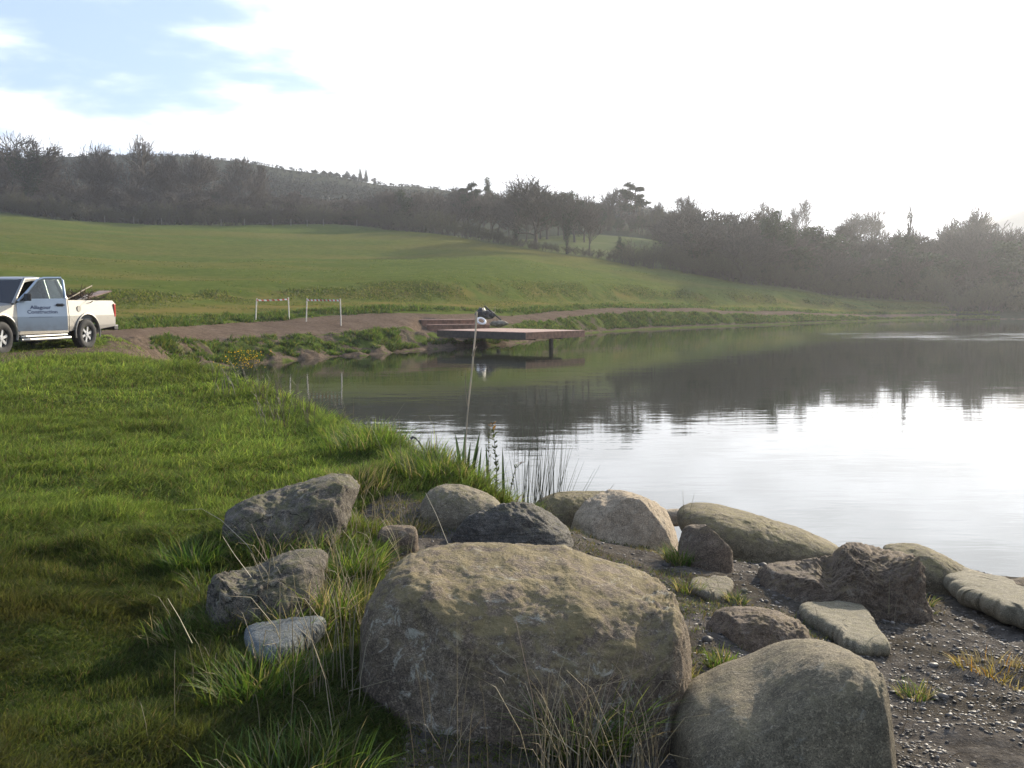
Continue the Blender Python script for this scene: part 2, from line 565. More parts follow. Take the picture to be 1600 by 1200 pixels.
# far water's edge and the wheel-worn dirt by the truck
bare = np.maximum(bare, np.clip(1 - np.abs(SG - 6.12) / .22, 0, 1) * .9 * front)
bare = np.maximum(bare, np.clip(1 - np.abs(SG - 3.0) / .5, 0, 1) * front * (uu > 250))
dirt = np.clip(1 - np.abs(V[:, 1] - (26.9 + (uu - 200) * .03)) / 2.6, 0, 1) * np.clip((330 - uu) / 60, 0, 1) * np.clip((uu + 60) / 100, 0, 1) * 1.6
bare = np.maximum(bare, np.clip(dirt + vnoise(P2, 1.1, 3) * .4, 0, 1) * (dirt > .05) * front)
gravelside = np.clip((SG - 5.8) / .1, 0, 1) * np.clip((7.1 - SG) / .1, 0, 1) * np.clip(.55 + fbm(P2, .9, 3, 8) * .7, 0, 1) * front * (uu > 170) * np.clip(1.5 - uu / 1000, .35, 1)
wedge = np.clip((SG - 4.2) / .6, 0, 1) * (SG < 7.1) * np.clip((uu - 150) / 30, 0, 1) * np.clip((340 - uu) / 50, 0, 1)
bare = np.maximum(bare, wedge * np.clip(.8 + vnoise(P2, 1.3, 5) * .5, 0, 1) * front)
bare = np.maximum(bare, gravelside)
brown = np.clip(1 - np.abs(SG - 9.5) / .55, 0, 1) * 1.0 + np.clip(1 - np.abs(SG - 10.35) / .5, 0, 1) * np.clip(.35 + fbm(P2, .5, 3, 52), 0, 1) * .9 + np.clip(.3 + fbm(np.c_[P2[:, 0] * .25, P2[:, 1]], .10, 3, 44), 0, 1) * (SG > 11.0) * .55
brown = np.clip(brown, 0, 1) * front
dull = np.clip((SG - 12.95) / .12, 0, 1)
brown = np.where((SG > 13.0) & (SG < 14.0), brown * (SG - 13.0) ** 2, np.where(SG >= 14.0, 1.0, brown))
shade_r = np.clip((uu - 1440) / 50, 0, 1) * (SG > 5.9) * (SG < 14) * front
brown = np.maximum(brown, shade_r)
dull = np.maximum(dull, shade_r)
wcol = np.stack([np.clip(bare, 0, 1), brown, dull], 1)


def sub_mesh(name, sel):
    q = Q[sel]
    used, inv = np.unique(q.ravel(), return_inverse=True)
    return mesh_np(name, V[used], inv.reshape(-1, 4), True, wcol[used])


m_ground, t, o = new_mat('meadow_and_soil')
p = t.nodes.new('ShaderNodeBsdfPrincipled')
c = coord(t)
a = t.nodes.new('ShaderNodeAttribute'); a.attribute_name = 'col'
sp_ = t.nodes.new('ShaderNodeSeparateColor')
t.links.new(a.outputs['Color'], sp_.inputs[0])
n_big = noise(t, c, .12, 5, .6)
n_mid = noise(t, c, 1.1, 6, .65)
n_fin = noise(t, c, 9, 6, .7)
n_vf = noise(t, c, 55, 5, .7)
g = mixc(t, mapr(t, n_mid, .3, .7), (.078, .104, .024), (.120, .142, .036))
g = mixc(t, mapr(t, n_big, .35, .7, 0, .25), g, (.060, .092, .018))
g = mixc(t, mapr(t, n_fin, .42, .7, 0, .6), g, (.045, .060, .014))
mpf = t.nodes.new('ShaderNodeMapping'); mpf.inputs['Scale'].default_value = (.5, 1.6, 1); t.links.new(c, mpf.inputs[0])
n_st = noise(t, mpf.outputs[0], .9, 9, .8)
g = mixc(t, mapr(t, n_st, .48, .62, 0, .28), g, (.16, .165, .048))
g = mixc(t, mapr(t, n_st, .45, .34, 0, .55), g, (.045, .062, .014))
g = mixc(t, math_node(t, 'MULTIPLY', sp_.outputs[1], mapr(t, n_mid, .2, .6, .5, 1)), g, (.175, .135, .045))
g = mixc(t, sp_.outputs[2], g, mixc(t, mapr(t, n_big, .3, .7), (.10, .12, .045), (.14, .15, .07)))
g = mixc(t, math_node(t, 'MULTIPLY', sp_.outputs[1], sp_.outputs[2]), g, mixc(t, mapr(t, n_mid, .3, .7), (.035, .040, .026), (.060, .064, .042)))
s1 = mixc(t, mapr(t, n_fin, .3, .7), (.066, .057, .047), (.150, .132, .110))
s1 = mixc(t, mapr(t, n_vf, .5, .75, 0, .8), s1, (.22, .20, .175))
s1 = mixc(t, mapr(t, n_mid, .45, .65, 0, .6), s1, (.055, .045, .028))
sy_ = t.nodes.new('ShaderNodeSeparateXYZ'); t.links.new(c, sy_.inputs[0])
far_ = mapr(t, sy_.outputs[1], 13, 19)
sb = mixc(t, mapr(t, n_mid, .3, .7), (.105, .075, .052), (.18, .135, .098))
sb = mixc(t, mapr(t, n_fin, .42, .6, 0, .75), sb, (.060, .045, .030))
sb = mixc(t, mapr(t, n_vf, .5, .7, 0, .5), sb, (.26, .22, .17))
s1 = mixc(t, far_, s1, sb)
bw = mapr(t, math_node(t, 'ADD', sp_.outputs[0], math_node(t, 'MULTIPLY', math_node(t, 'SUBTRACT', n_fin, .5), .7)), .35, .6)
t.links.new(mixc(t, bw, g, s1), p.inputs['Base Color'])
p.inputs['Roughness'].default_value = .85
p.inputs['Specular IOR Level'].default_value = .0
hh = math_node(t, 'ADD', math_node(t, 'MULTIPLY', n_fin, 1.0), math_node(t, 'MULTIPLY', n_vf, .5))
hh = math_node(t, 'ADD', hh, math_node(t, 'MULTIPLY', n_mid, 2.5))
t.links.new(bump(t, hh, .8, .05), p.inputs['Normal'])
t.links.new(p.outputs[0], o.inputs[0])

m_gravel, t, o = new_mat('gravel')
p = t.nodes.new('ShaderNodeBsdfPrincipled')
c = coord(t)
n_a = noise(t, c, .7, 5, .6)
n_b = noise(t, c, 6, 8, .75)
n_c = noise(t, c, 30, 5, .8)
g = mixc(t, mapr(t, n_a, .3, .7), (.125, .088, .062), (.19, .140, .102))
g = mixc(t, mapr(t, n_b, .42, .62, 0, .75), g, (.075, .052, .035))
g = mixc(t, mapr(t, n_c, .5, .72, 0, .5), g, (.30, .26, .21))
t.links.new(g, p.inputs['Base Color'])
p.inputs['Roughness'].default_value = .9
p.inputs['Specular IOR Level'].default_value = .0
t.links.new(bump(t, math_node(t, 'ADD', n_b, n_c), .8, .06), p.inputs['Normal'])
t.links.new(p.outputs[0], o.inputs[0])

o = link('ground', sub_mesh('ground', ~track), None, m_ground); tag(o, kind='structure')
o = link('gravel_track', sub_mesh('gravel_track', track), None, m_gravel); tag(o, kind='structure')

# --- distant mountain on the right
mx = []
nx, ny = 60, 30
for i in range(nx + 1):
    for j in range(ny + 1):
        X = 250 + i * 9.0
        Y = 560 + j * 12.0
        hz = 4 + 84 * max(0, 1 - ((X - 455) / 190) ** 2) * max(0, 1 - ((j - 14) / 15.0) ** 2) ** .8
        mx.append((X, Y, hz))
mx = np.array(mx)
mx[:, 2] += fbm(mx[:, :2], .02, 4, 3) * 2.5
ii, jj = np.meshgrid(np.arange(nx), np.arange(ny), indexing='ij')
a_ = (ii * (ny + 1) + jj).ravel()
me = mesh_np('hills', mx, np.stack([a_, a_ + ny + 1, a_ + ny + 2, a_ + 1], 1), True)
m_hill = simple('heather_slope', (.13, .12, .10), .95, 0, .35, .03)
tag(link('hills', me, None, m_hill), kind='structure')

# ------------------------------------------------------------------ water
m_water, t, o = new_mat('pond_water')
p = t.nodes.new('ShaderNodeBsdfPrincipled')
p.inputs['Base Color'].default_value = (.016, .020, .012, 1)
p.inputs['Roughness'].default_value = .02
p.inputs['IOR'].default_value = 1.333
p.inputs['Specular IOR Level'].default_value = .5
c = coord(t)
mp = t.nodes.new('ShaderNodeMapping')
mp.inputs['Rotation'].default_value = (0, 0, R(-8))
mp.inputs['Scale'].default_value = (.55, 1.6, 1)
t.links.new(c, mp.inputs[0])
w1 = noise(t, mp.outputs[0], 2.0, 3, .5, .3)
w2 = noise(t, mp.outputs[0], .35, 2, .5)
gust = noise(t, mp.outputs[0], .045, 3, .5)
sepw = t.nodes.new('ShaderNodeSeparateXYZ'); t.links.new(c, sepw.inputs[0])
# wind ripple: a brushed patch near the far right shore
wx = mapr(t, sepw.outputs[0], 18, 30)
wy = math_node(t, 'MULTIPLY', mapr(t, sepw.outputs[1], 58, 66), mapr(t, sepw.outputs[1], 84, 74))
patch = math_node(t, 'MULTIPLY', math_node(t, 'MULTIPLY', wx, wy), mapr(t, noise(t, mp.outputs[0], .25, 4, .7), .45, .62))
w3 = noise(t, mp.outputs[0], 5.0, 3, .6)
h = math_node(t, 'ADD', math_node(t, 'MULTIPLY', w1, .0024), math_node(t, 'MULTIPLY', w2, .007))
h = math_node(t, 'MULTIPLY', h, mapr(t, gust, .3, .7, .5, 1.3))
h = math_node(t, 'ADD', h, math_node(t, 'MULTIPLY', math_node(t, 'MULTIPLY', w3, patch), .03))
b = t.nodes.new('ShaderNodeBump'); b.inputs['Strength'].default_value = 1.0; b.inputs['Distance'].default_value = 1.0
t.links.new(h, b.inputs['Height'])
t.links.new(b.outputs[0], p.inputs['Normal'])
t.links.new(p.outputs[0], o.inputs[0])
wv = np.array([(-35, 6, 0), (230, 6, 0), (230, 160, 0), (-35, 160, 0)], float)
tag(link('pond_water', mesh_np('pond_water', wv, [[0, 1, 2, 3]]), None, m_water), kind='structure')
# ------------------------------------------------------------------ rocks


def _smooth_poly(pts, n=240):
    P = np.array(pts, float)
    m = len(P)
    out_ = []
    per = max(2, n // m)
    for i in range(m):
        p0, p1, p2, p3 = P[(i - 1) % m], P[i], P[(i + 1) % m], P[(i + 2) % m]
        for k in range(per):
            t = k / per
            out_.append(0.5 * ((2 * p1) + (-p0 + p2) * t + (2 * p0 - 5 * p1 + 4 * p2 - p3) * t * t + (-p0 + 3 * p1 - 3 * p2 + p3) * t ** 3))
    return np.array(out_)


_ico = {}


def ico(sub):
    if sub not in _ico:
        bm = bmesh.new()
        bmesh.ops.create_icosphere(bm, subdivisions=sub, radius=1.0)
        bm.verts.ensure_lookup_table()
        v = np.array([w.co[:] for w in bm.verts])
        f = np.array([[w.index for w in q.verts] for q in bm.faces])
        bm.free()
        _ico[sub] = (v, f)
    return _ico[sub]


def _radial(P2):
    a = np.arctan2(P2[:, 1], P2[:, 0])
    r = np.hypot(P2[:, 0], P2[:, 1])
    i = np.argsort(a)
    a, r = a[i], r[i]
    return np.r_[a[-1] - 2 * np.pi, a, a[0] + 2 * np.pi], np.r_[r[-1], r, r[0]]


def _facet(Vv, seed, n, dmin, dmax, size, up_bias=0.2):
    rnd = np.random.RandomState(seed)
    for _ in range(n):
        nn = rnd.normal(size=3)
        nn[2] = abs(nn[2]) * .8 + up_bias
        nn /= np.linalg.norm(nn)
        d = Vv @ nn
        lim = d.max() * rnd.uniform(dmin, dmax)
        over = np.maximum(d - lim, 0)
        Vv = Vv - np.outer(over * .88, nn)
    return Vv


def make_rock(name, pts, mat, label, cat='rock', depth=None, sub=6, amp=.03, fine=.006, facets=0, seed=1, bulge=.72, flat=.75, lean=.25, Y=None, group=None, fc=(.72, .93), planes=(), fscale=1.0):
    P = np.array(pts, float)
    cx_, cy_ = P[:, 0].mean(), P[:, 1].mean()
    base = P[:, 1].max()
    wpx = np.ptp(P[:, 0])
    if Y is None:
        yb = hit(cx_, base - 4).y
        Wm = wpx / F * yb
        dp = depth if depth else Wm * .42
        Y = yb + dp * .75
    else:
        dp = depth if depth else wpx / F * Y * .42
    S = _smooth_poly(pts)
    w3 = np.array([at(px, py, Y)[:] for px, py in S])
    c0 = at(cx_, cy_ + (base - cy_) * .25, Y)
    pa, pr = _radial(w3[:, [0, 2]] - np.array([c0.x, c0.z]))
    v, f = ico(sub)
    v = v.copy()
    th_ = np.arctan2(v[:, 2], v[:, 0])
    rho = np.hypot(v[:, 0], v[:, 2])
    rr = np.interp(th_, pa, pr) * rho ** flat
    yy = np.sign(v[:, 1]) * np.abs(v[:, 1]) ** bulge * dp
    Vv = np.stack([rr * np.cos(th_), yy, rr * np.sin(th_)], 1)
    # below the widest line the rock goes straight down into the soil
    lo_ = v[:, 2] < 0
    rl = np.sqrt(np.maximum(1 - v[:, 2] ** 2, .04))
    xh, yh = np.clip(v[:, 0] / rl, -1, 1), np.clip(v[:, 1] / rl, -1, 1)
    side_ = np.where(xh > 0, np.interp(0.0, pa, pr), np.interp(np.pi, pa, pr))
    dn_ = np.clip(-v[:, 2] * 1.6, 0, 1)
    rl2 = np.where(-v[:, 2] > .75, rl / math.sqrt(1 - .75 ** 2), 1.0)
    Vv[lo_, 0] = (np.sign(xh) * np.abs(xh) ** flat * side_ * (1 + .04 * dn_) * rl2)[lo_]
    Vv[lo_, 1] = (np.sign(yh) * np.abs(yh) ** bulge * dp * (1 + .10 * dn_) * rl2)[lo_]
    Vv[lo_, 2] = (v[:, 2] * (abs(w3[:, 2].min() - c0.z) + .06))[lo_]
    Vv[:, 1] += np.clip(Vv[:, 2], 0, 1) * lean
    size = max(np.ptp(Vv[:, 0]), np.ptp(Vv[:, 2]))
    if facets:
        e0, e1 = Vv.min(0), Vv.max(0)
        Vv = _facet(Vv, seed, facets, fc[0], fc[1], size)
        g0, g1 = Vv.min(0), Vv.max(0)
        Vv = e0 + (Vv - g0) / (g1 - g0) * (e1 - e0)
    for (nn, lim, soft) in planes:
        nn = np.array(nn, float); nn /= np.linalg.norm(nn)
        d_ = Vv @ nn
        Vv = Vv - np.outer(np.maximum(d_ - d_.max() * lim, 0) * soft, nn)
    nrm = Vv / (np.linalg.norm(Vv, axis=1)[:, None] + 1e-6)
    Q_ = Vv / size + seed * 3.1
    Vv = Vv + nrm * (fbm(Q_, 2.2 * fscale, 3, seed) * amp * size + fbm(Q_, 12 * fscale, 5, seed + 5, .68) * fine * 1.25 * size - np.maximum(0, .12 - np.abs(vnoise(Q_, 5 * fscale, seed + 9))) * fine * 3.5 * size)[:, None]
    # fit the outline: stretch columns until the top edge seen from the camera is the traced one
    Sx, Sy = S[:, 0], S[:, 1]
    for it in range(5):
        W_ = Vv + np.array(c0[:])
        cp, sp = math.cos(PITCH), math.sin(PITCH)
        dpt = W_[:, 1] * cp - (W_[:, 2] - EYE) * sp
        px_ = CX + F * W_[:, 0] / dpt
        py_ = CY - F * ((W_[:, 2] - EYE) * cp + W_[:, 1] * sp) / dpt
        a0, a1 = px_.min(), px_.max()
        kx = (Sx.max() - Sx.min()) / (a1 - a0)
        Vv[:, 0] = (Vv[:, 0] * kx) + ((Sx.max() + Sx.min()) / 2 - (CX + F * c0.x / dpt.mean() + ((a0 + a1) / 2 - (CX + F * c0.x / dpt.mean())) * kx)) / F * dpt.mean()
        nbin = 34 if Sx.max() - Sx.min() > 250 else 22
        be = np.linspace(Sx.min(), Sx.max(), nbin + 1)
        kk = np.ones(nbin)
        low = Sy.max()
        for b_ in range(nbin):
            m1_ = (px_ >= be[b_]) & (px_ < be[b_ + 1])
            m2_ = (Sx >= be[b_] - 6) & (Sx < be[b_ + 1] + 6)
            if m1_.any() and m2_.any():
                kk[b_] = np.clip((low - Sy[m2_].min()) / max(4, low - py_[m1_].min()), .75, 1.3)
        kk[:2] = kk[2]; kk[-2:] = kk[-3]
        kk = np.convolve(np.r_[kk[0], kk[0], kk, kk[-1], kk[-1]], [.1, .2, .4, .2, .1], 'valid')
        kv = np.interp(px_, (be[:-1] + be[1:]) / 2, kk)
        zb_ = Vv[:, 2].min()
        Vv[:, 2] = zb_ + (Vv[:, 2] - zb_) * kv
    me = mesh_np(name, Vv, f, True)
    o = link(name, me, None, mat)
    o.location = c0
    return tag(o, label, cat, group)


def make_slab(name, pts, mat, label, thick=.06, sub=6, seed=1, amp=.01, up=.02, cat='rock'):
    W3 = np.array([hit(px, py)[:] for px, py in _smooth_poly(pts, 120)])
    A = np.c_[W3[:, :2], np.ones(len(W3))]
    pl, *_ = np.linalg.lstsq(A, W3[:, 2], rcond=None)
    c0 = W3.mean(0)
    c0[2] = pl @ np.array([c0[0], c0[1], 1]) + up
    pa, pr = _radial(W3[:, :2] - c0[:2])
    v, f = ico(sub)
    th_ = np.arctan2(v[:, 1], v[:, 0])
    rho = np.hypot(v[:, 0], v[:, 1])
    rr = np.interp(th_, pa, pr) * rho ** .9
    Vv = np.stack([rr * np.cos(th_), rr * np.sin(th_), np.sign(v[:, 2]) * np.maximum(1 - rho ** 9, 0) ** .55 * thick], 1)
    Vv[:, 2] += Vv[:, 0] * pl[0] * .8 + Vv[:, 1] * pl[1] * .8
    Vv[:, 2] += fbm(Vv[:, :2] + seed, 4, 5, seed) * amp
    Vv[:, :2] *= (1 + fbm(np.c_[np.cos(th_), np.sin(th_)] + seed, 3.5, 4, seed + 3) * .03)[:, None]
    o = link(name, mesh_np(name, Vv, f, True), None, mat)
    o.location = c0
    return tag(o, label, cat)


M_hero = rock_mat('weathered_granite', (.135, .108, .082), (.28, .235, .175), moss=.5, mosscol=(.22, .19, .085), lichen=.9, scale=1.1, bs=.95, cracks=.15)
M_egg = rock_mat('greenish_sandstone', (.155, .138, .098), (.28, .25, .175), moss=.25, mosscol=(.23, .21, .12), lichen=.35, scale=1.3, bs=.8, cracks=.0)
M_tan = rock_mat('pale_tan_stone', (.36, .30, .22), (.55, .48, .37), moss=.15, lichen=.3, scale=2.2, bs=.7)
M_grey = rock_mat('layered_grey_stone', (.10, .10, .095), (.21, .205, .19), moss=.25, lichen=.25, scale=2.5, bs=.9, layered=2.2)
M_mossy = rock_mat('mossy_green_stone', (.14, .125, .085), (.27, .235, .16), moss=.45, mosscol=(.21, .19, .085), lichen=.2, scale=1.8)
M_brown = rock_mat('brown_stone', (.13, .104, .078), (.235, .19, .145), moss=.3, mosscol=(.15, .12, .05), lichen=.25, scale=1.6, bs=.65)
M_round = rock_mat('round_buff_stone', (.18, .16, .12), (.31, .28, .21), moss=.35, lichen=.3, scale=2.4, bs=.6)
M_slab = rock_mat('pale_slab', (.17, .16, .115), (.29, .275, .205), moss=.2, lichen=.3, scale=2.2, bs=.55, cracks=.4)
M_blue = rock_mat('blue_grey_stone', (.12, .14, .15), (.19, .22, .23), moss=.1, lichen=.1, scale=1.5, bs=.3)
M_ledge = rock_mat('old_grey_ledge', (.10, .09, .076), (.21, .195, .165), moss=.35, mosscol=(.11, .12, .035), lichen=.5, scale=1.4, bs=.95)

make_rock('boulder', [(557, 1000), (562, 972), (584, 930), (609, 899), (645, 867), (690, 852), (747, 847), (828, 850), (885, 854), (910, 866), (965, 881), (1015, 901), (1050, 933), (1078, 982), (1087, 1015), (1092, 1060), (1080, 1120), (1040, 1170), (900, 1215), (700, 1215), (590, 1160), (556, 1075)],
          M_hero, 'largest boulder, rounded grey granite with a flat mossy top, in the centre foreground', 'boulder', Y=4.05, depth=.62, sub=7, amp=.018, fine=.0045, seed=4, lean=.22, bulge=.66, flat=.72, planes=[((.05, -.25, 1), .90, .35), ((-.5, -.8, .2), .86, .4)])
make_rock('boulder', [(1050, 1100), (1080, 1066), (1125, 1041), (1180, 1020), (1215, 1005), (1250, 998), (1282, 1001), (1320, 1015), (1355, 1036), (1382, 1060), (1404, 1083), (1412, 1115), (1402, 1155), (1385, 1195), (1350, 1240), (1200, 1255), (1085, 1240), (1046, 1190), (1042, 1135)],
          M_egg, 'smooth egg-shaped greenish boulder with one sharp edge, at the bottom right of the photo', 'boulder', Y=3.45, depth=.42, sub=7, amp=.012, fine=.002, planes=[((.93, -.35, .25), .80, .8), ((-.1, -1, .25), .80, .6)], seed=12, lean=.22, bulge=.62, flat=.72)
make_rock('rock', [(888, 818), (905, 798), (925, 780), (945, 770), (957, 765), (975, 768), (1010, 780), (1040, 800), (1059, 820), (1056, 838), (1035, 852), (960, 850), (905, 842)],
          M_tan, 'pale tan angular rock, the brightest one, behind the large boulder', Y=7.9, amp=.025, facets=7, fc=(.6, .9), seed=23, sub=6, bulge=.7)
make_rock('rock', [(836, 792), (860, 775), (885, 768), (930, 767), (952, 770), (962, 792), (930, 830), (890, 834), (858, 820)],
          M_mossy, 'low mossy rounded rock half hidden behind the pale tan rock and beside the rushes', amp=.03, seed=31, Y=8.35)
make_rock('rock', [(704, 838), (712, 825), (745, 802), (780, 790), (805, 784), (830, 789), (860, 805), (890, 828), (894, 840), (850, 856), (780, 858), (720, 856)],
          M_grey, 'dark grey cracked rock with slanting layers just behind the large boulder', amp=.03, fine=.012, facets=8, fc=(.55, .9), seed=44, bulge=.7)
make_rock('rock', [(653, 802), (664, 776), (685, 762), (706, 756), (740, 764), (776, 783), (788, 800), (770, 818), (700, 820), (660, 816)],
          M_round, 'small rounded buff rock under the grassy mound left of the rushes', amp=.018, seed=51)
make_rock('rock', [(345, 812), (380, 786), (422, 769), (480, 752), (520, 741), (545, 741), (562, 757), (556, 802), (530, 834), (483, 852), (400, 848), (355, 832)],
          M_ledge, 'long mossy grey ledge of rock sunk into the lawn edge, upper left of the boulders', amp=.035, fine=.012, facets=4, seed=62, depth=.42, lean=1.0)
make_rock('rock', [(318, 925), (335, 903), (353, 894), (405, 883), (450, 864), (492, 858), (512, 882), (505, 945), (455, 985), (360, 985), (320, 962)],
          M_ledge, 'rough grey rock with dry moss among the grass left of the largest boulder', amp=.045, fine=.014, facets=5, seed=73, depth=.32, lean=.85)
make_rock('rock', [(588, 842), (600, 825), (628, 820), (650, 828), (655, 850), (630, 866), (598, 862)],
          M_brown, 'small dark rock in the hollow left of the cracked grey rock', amp=.04, facets=3, seed=79, sub=5)
make_rock('rock', [(1058, 802), (1080, 787), (1105, 786), (1150, 796), (1200, 811), (1250, 827), (1295, 849), (1315, 862), (1290, 874), (1230, 880), (1180, 876), (1120, 858), (1070, 840)],
          M_mossy, 'long mossy green rock sloping down to the right at the water edge', amp=.02, seed=81, depth=.5, Y=8.7, bulge=.75, flat=.85)
make_rock('rock', [(1058, 862), (1064, 836), (1078, 822), (1096, 820), (1112, 832), (1141, 863), (1145, 886), (1112, 892), (1072, 886)],
          M_brown, 'small pointed brown rock in front of the long mossy green rock', amp=.02, facets=6, fc=(.55, .85), seed=94)
make_rock('rock', [(1183, 898), (1210, 880), (1262, 874), (1308, 864), (1318, 854), (1335, 847), (1362, 854), (1400, 862), (1450, 873), (1457, 890), (1456, 940), (1430, 960), (1360, 966), (1290, 958), (1225, 930)],
          M_brown, 'big dark brown blocky rock with a knobbly top above the gravel on the right', amp=.03, fine=.014, facets=5, fc=(.7, .92), seed=103, depth=.38, bulge=.5, flat=.6, sub=7, lean=.15)
make_rock('rock', [(1378, 860), (1405, 849), (1432, 851), (1470, 868), (1510, 890), (1545, 912), (1558, 928), (1500, 936), (1440, 932), (1396, 905)],
          M_mossy, 'greenish sloping rock behind the big dark brown rock, against the water', amp=.02, seed=111, Y=7.7, depth=.4)
make_rock('rock', [(1530, 930), (1560, 912), (1602, 902), (1650, 898), (1690, 925), (1670, 960), (1600, 965), (1545, 948)],
          M_brown, 'speckled brown rock cut by the right edge of the photo, beside the water', amp=.03, facets=3, seed=121, Y=7.3, depth=.35)
make_rock('rock', [(1100, 990), (1115, 960), (1150, 947), (1200, 952), (1242, 970), (1278, 998), (1262, 1020), (1200, 1026), (1125, 1020)],
          M_brown, 'low brown rock between the large boulder and the flat pale green slab', amp=.035, fine=.01, facets=3, seed=131)
make_rock('rock', [(1036, 804), (1045, 797), (1062, 795), (1078, 800), (1074, 810), (1042, 810)],
          M_tan, 'tiny tan stone at the water edge between the tan rock and the long mossy rock', amp=.03, seed=139, sub=4, Y=9.3)
make_rock('rock', [(1478, 905), (1495, 893), (1520, 895), (1545, 905), (1540, 916), (1490, 916)],
          M_round, 'low buff stone at the water edge left of the speckled brown rock', amp=.03, seed=143, sub=4, Y=8.2)
make_slab('flat_stone', [(1247, 957), (1300, 959), (1340, 962), (1368, 990), (1391, 1020), (1383, 1031), (1330, 1022), (1280, 990)], M_slab, 'flat pale green triangular slab lying above the egg-shaped boulder', thick=.055, seed=5, amp=.006, up=.03)
make_slab('flat_stone', [(1468, 922), (1500, 918), (1560, 935), (1610, 955), (1700, 985), (1700, 1010), (1600, 994), (1555, 976), (1500, 950)], M_slab, 'flat pale slab with a straight lower edge at the right edge of the photo', thick=.07, seed=6, amp=.005, up=.09)
make_slab('flat_stone', [(383, 1014), (420, 996), (500, 990), (508, 1006), (470, 1032), (430, 1052), (393, 1042)], M_blue, 'small flat blue-grey stone lying in the shaded grass at the lower left', thick=.05, seed=7, amp=.008, up=.055)
make_slab('flat_stone', [(1082, 912), (1128, 908), (1146, 920), (1122, 941), (1084, 932)], M_round, 'small flat buff stone in the soil just right of the large boulder', thick=.03, seed=8, up=.015)
make_slab('flat_stone', [(1210, 905), (1240, 912), (1245, 925), (1222, 928), (1205, 918)], M_grey, 'small flat grey stone at the left foot of the big dark brown rock', thick=.03, seed=9, up=.015)
for k_, (px, py, rr_) in enumerate([(1181, 1016, .013), (1163, 925, .02), (1216, 1000, .018)]):
    h_ = hit(px, py)
    v, f = ico(3)
    Vv = v * np.array([1.2, 1, .7]) * rr_ * (1 + vnoise(v, 1.5, k_ + 5) * .2)[:, None]
    o = link('pebble', mesh_np('pebble', Vv, f, True), None, M_slab)
    o.location = h_ + Vector((0, 0, rr_ * .4))
    tag(o, ['small white pebble by the left shoulder of the egg-shaped boulder', 'pale pebble on the soil behind the low brown rock', 'pale pebble beside the left corner of the pale green slab'][k_], 'pebble')

# gravel and stone chips strewn over the soil
rs = np.random.RandomState(8)
n_ = 52000
U = rs.uniform(560, 1900, n_)
Yp = 2.9 + 6.9 * rs.rand(n_) ** 1.4
Xp = (U - CX) / F * Yp
zz_, ss_ = terrain(Xp, Yp, True)
w_ = soil_w(Xp, Yp, ss_)
clus = vnoise(np.c_[Xp, Yp], 1.6, 66)
keep = (w_ > .6) & (zz_ > .02) & (rs.rand(n_) < (.35 + .65 * np.clip((U - 1000) / 300, 0, 1))) & (clus > -.55 + rs.rand(n_) * .4 - .2)
Xp, Yp, zz_ = Xp[keep], Yp[keep], zz_[keep]
n_ = len(Xp)
rad = .0025 + .010 * rs.rand(n_) ** 4.2
rad[rs.rand(n_) < .02] *= 2.6
v, f = ico(1)
sc = np.stack([rad * rs.uniform(.8, 1.8, n_), rad * rs.uniform(.7, 1.3, n_), rad * rs.uniform(.35, .8, n_)], 1)
jit = 1 + rs.uniform(-.28, .28, (n_, len(v), 1))
VV = v[None] * sc[:, None] * jit
an = rs.uniform(0, 6.28, n_)
ca, sa = np.cos(an)[:, None], np.sin(an)[:, None]
VV = np.stack([VV[:, :, 0] * ca - VV[:, :, 1] * sa, VV[:, :, 0] * sa + VV[:, :, 1] * ca, VV[:, :, 2]], 2)
VV += np.stack([Xp, Yp, zz_ + rad * .15], 1)[:, None]
TT = (f[None] + (np.arange(n_) * len(v))[:, None, None]).reshape(-1, 3)
br = rs.uniform(.03, .17, n_) * (1 + (rs.rand(n_) < .06) * .8)
cc_ = np.stack([br * 1.12, br * .98, br * .80], 1)
m_chip, t, o = new_mat('stone_chips')
p = t.nodes.new('ShaderNodeBsdfPrincipled')
a = t.nodes.new('ShaderNodeAttribute'); a.attribute_name = 'col'
t.links.new(a.outputs['Color'], p.inputs['Base Color'])
p.inputs['Roughness'].default_value = .6
p.inputs['Specular IOR Level'].default_value = .3
t.links.new(p.outputs[0], o.inputs[0])
o = link('gravel', mesh_np('gravel', VV.reshape(-1, 3), TT, False, np.repeat(cc_, len(v), 0)), None, m_chip)
tag(o, 'loose dark gravel and stone chips over the bare soil on the right', 'gravel', kind='stuff')

# ------------------------------------------------------------------ grass


